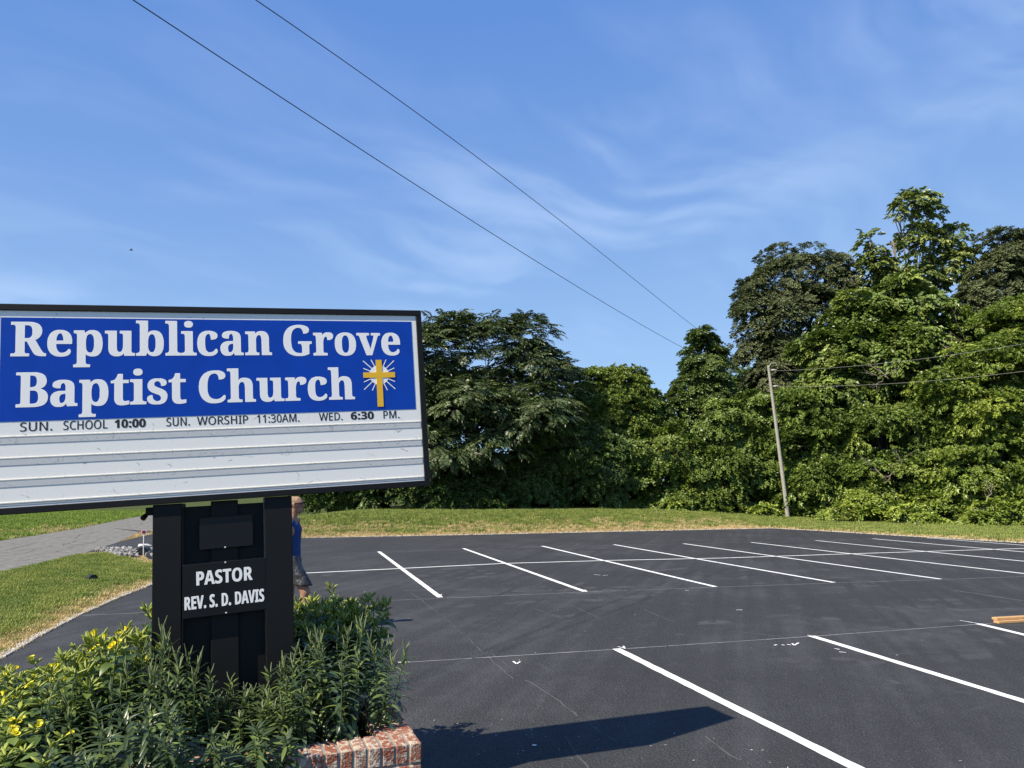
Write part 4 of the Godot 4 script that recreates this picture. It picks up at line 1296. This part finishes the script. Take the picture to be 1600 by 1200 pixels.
# ---------------------------------------------------------------- pole and wires
func build_pole() -> void:
	var top := at_depth(1200.5, 571, 45.0)
	var low := at_depth(1231, 806, 45.0)
	low.y = land_y(low.x, low.z)
	var up := top - low
	var o := thing("utility_pole", "weathered grey wooden utility pole leaning at the edge of the wood", "utility pole", low)
	var st := st_new()
	var pts := []; var rad := []
	for i in 9:
		var t := i / 8.0
		pts.append(up * t - (Vector3.UP * 0.3 if i == 0 else Vector3.ZERO)); rad.append(lerpf(0.125, 0.08, t))
	add_tube(st, pts, rad, 12)
	part("shaft", done(st), M.pole, o)
	st = st_new()
	add_tube(st, [up + Vector3(0.0, -0.12, 0.1), up + Vector3(0.12, 0.10, 0.12), up + Vector3(0.42, 0.12, 0.12), up + Vector3(0.5, -0.06, 0.1)], [0.03, 0.03, 0.03, 0.03], 7)
	part("top_bracket", done(st), M.pole, o)
	for k in 2:
		st = st_new()
		var a := up + Vector3(0.12, -0.32, 0.1) if k == 0 else up * 0.857 + Vector3(0.1, 0, 0.1)
		add_tube(st, [a, a + Vector3(0.10, 0, 0.02), a + Vector3(0.16, 0, 0.03), a + Vector3(0.3, 0.0, 0.03)], [0.035, 0.065, 0.05, 0.03], 8)
		part("insulator", done(st), material(Color(0.5, 0.48, 0.45), 0.4), o)
	st = st_new()
	add_tube(st, [up * 0.18, up * 0.185], [0.123, 0.123], 12)
	part("band", done(st), material(Color(0.55, 0.54, 0.5), 0.5, 0.5, 0.6), o)
	# the span over the lot: plan line from the pole; heights follow the sag
	var spans := [[[[8.26, 8.11], [13.1, 7.71], [28.8, 6.98], [44.9, 7.25]], "lower"], [[[9.93, 9.25], [18.2, 9.01], [30.6, 8.15], [44.9, 8.35]], "upper"]]
	var rays := [[[208, 0], [640, 282.5], [1070, 545]], [[400, 0], [850, 325], [1088, 513]]]
	for w in 2:
		var endp := low + (up * 0.857 if w == 0 else up * 0.975)
		var m := 0.55
		var D := []; var Y := []
		for q in rays[w]:
			var r := ray(q[0], q[1])
			r /= -r.z
			var d: float = (endp.x + endp.z * m) / (r.x - m)
			D.append(d); Y.append(EYE.y + r.y * d)
		D.append(-endp.z); Y.append(endp.y)
		# cubic through the four points
		var pts2 := []
		for i in 47:
			var d := lerpf(2.0, D[3], i / 46.0)
			var y := 0.0
			for a in 4:
				var t: float = Y[a]
				for b in 4:
					if b != a: t *= (d - D[b]) / (D[a] - D[b])
				y += t
			pts2.append(Vector3(endp.x - m * (-endp.z - d), y, -d))
		var rr := []
		for p in pts2: rr.append(0.0075)
		var wr := thing("overhead_wire", ["lower black overhead wire crossing the sky to the leaning pole", "upper black overhead wire crossing the sky to the leaning pole"][w], "wire", pts2[0], 0.0, "overhead wires over the lot")
		var loc := []
		for p in pts2: loc.append(p - pts2[0])
		st = st_new(); add_tube(st, loc, rr, 6)
		part("cable", done(st), M.wire, wr)
		# onward to the next pole, out of sight beyond the bank
		var a0 := low + (up * 0.857 if w == 0 else up * 0.96) + Vector3(0.3, 0, 0.1)
		var a1 := at_depth(1640, 575 if w == 0 else 530, 34.0)
		loc = []; rr = []
		for i in 25:
			var t := i / 24.0
			loc.append((a1 - a0) * t - Vector3.UP * 0.55 * 4.0 * t * (1.0 - t) * 0.5); rr.append(0.0068)
		wr = thing("overhead_wire", ["lower pale wire running from the pole along the face of the wood", "upper pale wire running from the pole along the face of the wood"][w], "wire", a0, 0.0, "wires along the wood")
		st = st_new(); add_tube(st, loc, rr, 6)
		part("cable", done(st), M.wire_pale, wr)
	# a bird far off in the sky
	var bp := at_depth(205, 391, 60.0)
	var bird := thing("bird", "tiny dark bird flying in the blue sky above the sign", "bird", bp, 0.5)
	st = st_new()
	add_tube(st, [Vector3(-0.16, 0, 0), Vector3(-0.06, 0.01, 0), Vector3(0.04, 0.02, 0), Vector3(0.12, 0.03, 0), Vector3(0.16, 0.02, 0)], [0.012, 0.04, 0.048, 0.03, 0.006], 8)
	for s in [-1.0, 1.0]:
		quad(st, Vector3(-0.04, 0.02, 0.02 * s), Vector3(0.06, 0.02, 0.02 * s), Vector3(0.03, 0.10, 0.16 * s), Vector3(-0.05, 0.09, 0.15 * s))
		tri(st, Vector3(-0.05, 0.09, 0.15 * s), Vector3(0.03, 0.10, 0.16 * s), Vector3(-0.09, 0.04, 0.3 * s))
	part("body", done(st), M.wire, bird)

# ---------------------------------------------------------------- the man
func nets(bones: Array, cell: float, k: float, clip = null) -> ArrayMesh:
	var lo := Vector3.ONE * 99; var hi := Vector3.ONE * -99
	for b in bones:
		for j in 2:
			var r := Vector3.ONE * (float(b[2 + j]) + k + cell * 2.0)
			lo = lo.min((b[j] as Vector3) - r); hi = hi.max((b[j] as Vector3) + r)
	var n := Vector3i(((hi - lo) / cell).ceil()) + Vector3i.ONE
	var f := PackedFloat32Array()
	f.resize(n.x * n.y * n.z)
	f.fill(9.0)
	for b in bones:
		var a: Vector3 = b[0]; var c: Vector3 = b[1]
		var ra: float = b[2]; var rb: float = b[3]
		var sq: float = b[4] if b.size() > 4 else 1.0           # flattening across z
		var e := Vector3.ONE * (maxf(ra, rb) * maxf(1.0, sq) + k + cell * 2.0)
		var i0 := Vector3i(((a.min(c) - e - lo) / cell).floor()).max(Vector3i.ZERO)
		var i1 := Vector3i(((a.max(c) + e - lo) / cell).ceil()).min(n - Vector3i.ONE)
		var ac := c - a
		var l2 := maxf(ac.length_squared(), 1e-8)
		for z in range(i0.z, i1.z + 1):
			for y in range(i0.y, i1.y + 1):
				for x in range(i0.x, i1.x + 1):
					var p := lo + Vector3(x, y, z) * cell
					var t := clampf((p - a).dot(ac) / l2, 0.0, 1.0)
					var q := p - a - ac * t
					q.z /= sq
					var d := q.length() - lerpf(ra, rb, t)
					var o := (z * n.y + y) * n.x + x
					var g := f[o]
					var hh := clampf(0.5 + 0.5 * (g - d) / k, 0.0, 1.0)
					f[o] = lerpf(g, d, hh) - k * hh * (1.0 - hh)
	if clip != null:
		for z in n.z:
			for y in n.y:
				for x in n.x:
					var o := (z * n.y + y) * n.x + x
					if f[o] < cell * 3.0: f[o] = maxf(f[o], clip.call(lo + Vector3(x, y, z) * cell))
	var st := st_new()
	st.set_smooth_group(0)
	var idx := {}
	var corner := [0, 1, n.x, n.x + 1, n.x * n.y, n.x * n.y + 1, n.x * n.y + n.x, n.x * n.y + n.x + 1]
	for z in n.z - 1:
		for y in n.y - 1:
			for x in n.x - 1:
				var o := (z * n.y + y) * n.x + x
				var neg := 0
				for q in corner:
					if f[o + q] < 0.0: neg += 1
				if neg == 0 or neg == 8: continue
				var s := Vector3.ZERO; var cnt := 0
				for e in [[0, 1], [2, 3], [4, 5], [6, 7], [0, 2], [1, 3], [4, 6], [5, 7], [0, 4], [1, 5], [2, 6], [3, 7]]:
					var va := f[o + corner[e[0]]]; var vb := f[o + corner[e[1]]]
					if (va < 0.0) == (vb < 0.0): continue
					var t := va / (va - vb)
					var pa := Vector3(e[0] & 1, (e[0] >> 1) & 1, e[0] >> 2); var pb := Vector3(e[1] & 1, (e[1] >> 1) & 1, e[1] >> 2)
					s += pa.lerp(pb, t); cnt += 1
				idx[o] = lo + (Vector3(x, y, z) + s / cnt) * cell
	for o in idx:
		var x: int = o % n.x
		var y: int = (o / n.x) % n.y
		var z: int = o / (n.x * n.y)
		if x == 0 or y == 0 or z == 0: continue
		for ax in 3:
			var d1: int = [n.x, n.x * n.y, 1][ax]
			var d2: int = [n.x * n.y, 1, n.x][ax]
			var step: int = [1, n.x, n.x * n.y][ax]
			var a := f[o]; var b := f[o + step]
			if (a < 0.0) == (b < 0.0): continue
			if not (idx.has(o - d1) and idx.has(o - d2) and idx.has(o - d1 - d2)): continue
			if a < 0.0: quad(st, idx[o], idx[o - d2], idx[o - d1 - d2], idx[o - d1])
			else: quad(st, idx[o], idx[o - d1], idx[o - d1 - d2], idx[o - d2])
	st.generate_normals()
	return st.commit()

func hand_bones(w: Vector3, dirn: Vector3, side: float) -> Array:
	var out := []
	var f := dirn.normalized()
	var fw := Vector3(1, 0, 0)
	var palm := w + f * 0.085
	out.append([w, palm, 0.024, 0.026, 0.75])
	out.append([w + fw * 0.012, palm + fw * 0.022, 0.02, 0.02, 0.75])
	out.append([w - fw * 0.012, palm - fw * 0.018, 0.02, 0.018, 0.75])
	for i in 4:
		var x: float = [0.030, 0.011, -0.009, -0.028][i]
		var L: float = [0.070, 0.078, 0.072, 0.056][i]
		var a := palm + fw * x
		var b := a + f * L * 0.45 + Vector3(0, 0, -side * 0.010)
		var c := b + f * L * 0.32 + Vector3(0, 0, -side * 0.016)
		var d := c + f * L * 0.2 + Vector3(0, 0, -side * 0.014)
		out.append([a - f * 0.02, b, 0.0095, 0.0088]); out.append([b, c, 0.0086, 0.008]); out.append([c, d, 0.008, 0.0072])
	var t0 := w + f * 0.03 + fw * 0.026
	var t1 := t0 + f * 0.032 + fw * 0.022 - Vector3(0, 0, side * 0.012)
	out.append([t0, t1, 0.012, 0.0105]); out.append([t1, t1 + f * 0.03 + fw * 0.004, 0.0102, 0.0085])
	return out

func build_person() -> void:
	var at := at_depth(454.5, 900, 10.0)
	var o := thing("person", "man in a blue tank top, sunglasses and dark patterned shorts walking behind the sign post", "person", Vector3(at.x, plane_y(at.x), at.z), 0.06)
	var skin := material(Color(0.36, 0.19, 0.12), 0.55)
	skin.subsurf_scatter_enabled = true
	skin.subsurf_scatter_strength = 0.08
	var hipR := Vector3(0.0, 0.92, 0.095); var hipL := Vector3(0.0, 0.92, -0.095)
	var kneeR := Vector3(0.21, 0.53, 0.10); var kneeL := Vector3(-0.05, 0.49, -0.10)
	var ankR := Vector3(0.16, 0.09, 0.10); var ankL := Vector3(-0.34, 0.16, -0.10)
	var shR := Vector3(-0.01, 1.445, 0.185); var shL := Vector3(0.03, 1.445, -0.185)
	var elR := Vector3(-0.15, 1.18, 0.235); var elL := Vector3(-0.06, 1.16, -0.24)
	var wrR := Vector3(-0.17, 0.935, 0.25); var wrL := Vector3(-0.05, 0.93, -0.25)
	var bones := [
		[Vector3(0, 0.93, 0), Vector3(0, 1.05, 0), 0.115, 0.105, 1.35], [Vector3(0, 1.05, 0), Vector3(0.01, 1.33, 0), 0.105, 0.120, 1.4], [Vector3(0.01, 1.33, 0), Vector3(0.0, 1.43, 0), 0.115, 0.085, 1.5],
		[Vector3(0.01, 1.42, 0), Vector3(0.055, 1.56, 0), 0.060, 0.056], [shR, Vector3(0, 1.46, 0.06), 0.058, 0.06], [shL, Vector3(0, 1.46, -0.06), 0.058, 0.06],
		[shR, elR, 0.056, 0.042], [elR, wrR, 0.043, 0.028], [shL, elL, 0.056, 0.042], [elL, wrL, 0.043, 0.028],
		[hipR, kneeR, 0.092, 0.058], [kneeR, kneeR.lerp(ankR, 0.35) - Vector3(0.015, 0, 0), 0.056, 0.057], [kneeR.lerp(ankR, 0.35) - Vector3(0.015, 0, 0), ankR, 0.057, 0.038],
		[hipL, kneeL, 0.092, 0.058], [kneeL, kneeL.lerp(ankL, 0.35) - Vector3(0.01, -0.01, 0), 0.056, 0.057], [kneeL.lerp(ankL, 0.35), ankL, 0.057, 0.038]]
	var body := nets(bones, 0.014, 0.035)
	# head and hands on finer grids, joined to the same surface
	var hc := Vector3(0.085, 1.665, 0)
	var head := nets([[hc + Vector3(-0.022, 0.018, 0), hc + Vector3(0.014, 0.022, 0), 0.088, 0.080, 0.86], [hc + Vector3(0.012, -0.01, 0), hc + Vector3(0.040, -0.075, 0), 0.062, 0.042, 0.95], [hc + Vector3(0.078, 0.008, 0), hc + Vector3(0.102, -0.026, 0), 0.008, 0.014], [hc + Vector3(0.066, -0.052, 0), hc + Vector3(0.076, -0.056, 0), 0.020, 0.014, 1.3], [hc + Vector3(0.062, -0.092, 0), hc + Vector3(0.068, -0.094, 0), 0.022, 0.018, 1.2], [hc + Vector3(0.072, 0.026, -0.03), hc + Vector3(0.072, 0.026, 0.03), 0.016, 0.016],
		[hc + Vector3(-0.014, 0.012, 0.078), hc + Vector3(-0.006, -0.022, 0.076), 0.016, 0.010, 0.6], [hc + Vector3(-0.014, 0.012, -0.078), hc + Vector3(-0.006, -0.022, -0.076), 0.016, 0.010, 0.6], [hc + Vector3(-0.02, -0.05, 0), Vector3(0.03, 1.50, 0), 0.058, 0.056]], 0.0055, 0.014)
	var joined := SurfaceTool.new()
	joined.append_from(body, 0, Transform3D.IDENTITY)
	joined.append_from(head, 0, Transform3D.IDENTITY)
	joined.append_from(nets(hand_bones(wrR, Vector3(0.05, -1, 0.02), 1.0), 0.004, 0.008), 0, Transform3D.IDENTITY)
	joined.append_from(nets(hand_bones(wrL, Vector3(0.15, -1, 0.0), -1.0), 0.004, 0.008), 0, Transform3D.IDENTITY)
	part("body", joined.commit(), skin, o)
	var hairm := material(Color(0.30, 0.20, 0.12), 0.8)
	part("hair", nets([[hc + Vector3(-0.028, 0.024, 0), hc + Vector3(0.010, 0.030, 0), 0.092, 0.080, 0.87]], 0.006, 0.01, func(p: Vector3) -> float: return maxf((hc.y + 0.020 + (p.x - hc.x) * 0.95) - p.y, p.x - hc.x - 0.066)), hairm, o)
	var glass := material(Color(0.008, 0.007, 0.007), 0.12)
	var st := st_new()
	for s in [-1.0, 1.0]:
		add_box(st, hc + Vector3(0.085, 0.014, 0.032 * s), Vector3(0.012, 0.034, 0.052), 0.005)
		add_box(st, hc + Vector3(0.036, 0.020, 0.072 * s), Vector3(0.095, 0.010, 0.005), 0.001)
	add_box(st, hc + Vector3(0.092, 0.020, 0), Vector3(0.008, 0.010, 0.02), 0.002)
	part("sunglasses", done(st), glass, o)
	var shirt := material(Color(0.010, 0.045, 0.165), 0.85)
	shirt.normal_enabled = true
	shirt.normal_texture = noise_tex(0.02, 256, 3, [], true, 8.0, 71)
	tri_map(shirt, 3.0, false)
	part("tank_top", nets([[Vector3(0, 0.90, 0), Vector3(0, 1.05, 0), 0.135, 0.122, 1.32], [Vector3(0, 1.05, 0), Vector3(0.012, 1.33, 0), 0.122, 0.134, 1.32], [Vector3(0.012, 1.33, 0), Vector3(0.0, 1.43, 0), 0.128, 0.10, 1.25], [Vector3(0.0, 1.44, 0.10), Vector3(0, 1.475, 0.085), 0.05, 0.045], [Vector3(0.0, 1.44, -0.10), Vector3(0, 1.475, -0.085), 0.05, 0.045]], 0.012, 0.03,
		func(p: Vector3) -> float: return maxf(maxf(0.86 - p.y, (absf(p.z) - 0.138) if p.y > 1.27 else -1.0), 0.078 - Vector2(p.z, p.y - 1.53 + p.x * 0.35).length())), shirt, o)
	var camo := material(Color(1, 1, 1), 0.9)
	camo.albedo_texture = noise_tex(0.016, 256, 3, [[0.0, Color(0.012, 0.013, 0.015)], [0.40, Color(0.03, 0.032, 0.036)], [0.52, Color(0.075, 0.08, 0.085)], [0.60, Color(0.028, 0.03, 0.034)], [0.70, Color(0.34, 0.34, 0.34)], [0.78, Color(0.05, 0.05, 0.055)], [1.0, Color(0.02, 0.02, 0.024)]], false, 1.0, 73)
	tri_map(camo, 2.2, false)
	part("shorts", nets([[Vector3(0, 0.98, 0), Vector3(0, 0.90, 0), 0.128, 0.135, 1.3], [hipR + Vector3(0.01, 0, 0), kneeR + Vector3(0.01, 0.02, 0), 0.118, 0.100], [hipL, kneeL + Vector3(0, 0.02, 0), 0.118, 0.100]], 0.012, 0.03, func(p: Vector3) -> float: return maxf(0.64 - p.y + (p.x * -0.12), p.y - 1.0)), camo, o)
	var shoe := material(Color(0.05, 0.05, 0.055), 0.7)
	for q in [[ankR, Vector3(1, -0.02, 0)], [ankL, Vector3(0.86, -0.5, 0)]]:
		var a: Vector3 = q[0]; var d: Vector3 = (q[1] as Vector3).normalized()
		part("shoe", nets([[a + Vector3(-0.03, -0.045, 0), a + Vector3(0, 0.0, 0), 0.042, 0.045], [a + Vector3(-0.03, -0.05, 0), a + d * 0.17 + Vector3(0, -0.055, 0), 0.040, 0.036, 1.15]], 0.009, 0.02), shoe, o)

# ---------------------------------------------------------------- sky, light, camera
func sky_cover() -> ImageTexture:
	# thin cirrus: drawn-out wisps and a faint veil, on a latitude-longitude picture
	var w := 2048; var h := 1024
	var data := PackedByteArray()
	data.resize(w * h * 4)
	var f := FastNoiseLite.new(); f.seed = 3; f.frequency = 1.0; f.fractal_octaves = 6; f.fractal_gain = 0.55
	var g := FastNoiseLite.new(); g.seed = 8; g.frequency = 1.0; g.fractal_octaves = 3
	for y in h / 2 - 2:
		var el := (0.5 - (y + 0.5) / h) * PI
		var s := sin(el); var ce := cos(el)
		for x in w:
			var az := (x + 0.5) / w * TAU
			var k := 1.0 / (s + 0.12)
			var px := sin(az) * ce * k; var pz := cos(az) * ce * k
			# wisps run along one wind direction
			var a := px * 0.80 + pz * 0.60; var b := -px * 0.60 + pz * 0.80
			var warp := g.get_noise_2d(px * 0.7, pz * 0.7)
			var v := 0.7 * f.get_noise_2d(a * 0.55 + warp * 0.3, b * 0.8 + warp * 0.3) + 0.45 * f.get_noise_2d(a * 1.3 + 40.0, b * 4.2 + warp)
			var cover := smoothstep(-0.15, 0.35, g.get_noise_2d(px * 0.42 + 11.0, pz * 0.42 + 4.0))
			var al := smoothstep(-0.22, 0.5, v) * (0.35 + 0.65 * cover) * smoothstep(0.02, 0.16, s)
			var o := (y * w + x) * 4
			data[o] = 255; data[o + 1] = 255; data[o + 2] = 255
			data[o + 3] = int(clampf(al, 0.0, 1.0) * 255.0)
	return ImageTexture.create_from_image(Image.create_from_data(w, h, false, Image.FORMAT_RGBA8, data))

func build_light() -> void:
	var cam := Camera3D.new()
	cam.name = "camera"
	cam.fov = rad_to_deg(2.0 * atan(600.0 / FOCAL))
	cam.far = 1500.0
	cam.near = 0.05
	add_child(cam)
	cam.position = EYE
	cam.rotation = Vector3(deg_to_rad(PITCH), 0, deg_to_rad(ROLL))
	cam_basis = cam.basis
	var sky_mat := ProceduralSkyMaterial.new()
	sky_mat.sky_top_color = Color(0.055, 0.150, 0.43).linear_to_srgb()
	sky_mat.sky_horizon_color = Color(0.325, 0.50, 0.70).linear_to_srgb()
	sky_mat.sky_curve = 0.235
	sky_mat.sky_cover = sky_cover()
	sky_mat.sky_cover_modulate = Color(0.55, 0.54, 0.48, 0.38)
	sky_mat.ground_bottom_color = Color(0.05, 0.06, 0.03).linear_to_srgb()
	sky_mat.ground_horizon_color = Color(0.16, 0.20, 0.18).linear_to_srgb()
	sky_mat.sun_angle_max = 12.0
	var env := Environment.new()
	env.background_mode = Environment.BG_SKY
	env.sky = Sky.new()
	env.sky.sky_material = sky_mat
	env.tonemap_mode = Environment.TONE_MAPPER_LINEAR
	env.tonemap_exposure = 1.55
	env.sdfgi_enabled = true
	env.ssao_enabled = true
	env.ssil_enabled = true
	var we := WorldEnvironment.new()
	we.name = "environment"
	we.environment = env
	add_child(we)
	var sun := DirectionalLight3D.new()
	sun.name = "sun"
	sun.light_energy = 1.6
	sun.light_color = Color(1.0, 0.95, 0.86)
	sun.light_angular_distance = 0.5
	sun.shadow_enabled = true
	add_child(sun)
	sun.look_at_from_position(Vector3.ZERO, Vector3(0.527, -0.743, -0.412), Vector3.UP)

func _ready() -> void:
	rng.seed = 20240611
	build_light()
	make_materials()
	build_ground()
	print("ground ", Time.get_ticks_msec())
	build_sign()
	build_planter()
	build_trees()
	print("trees ", Time.get_ticks_msec())
	build_pole()
	build_person()
	print("person ", Time.get_ticks_msec())
	build_plants()
	build_grass()
	build_roadside()
	print("all ", Time.get_ticks_msec())
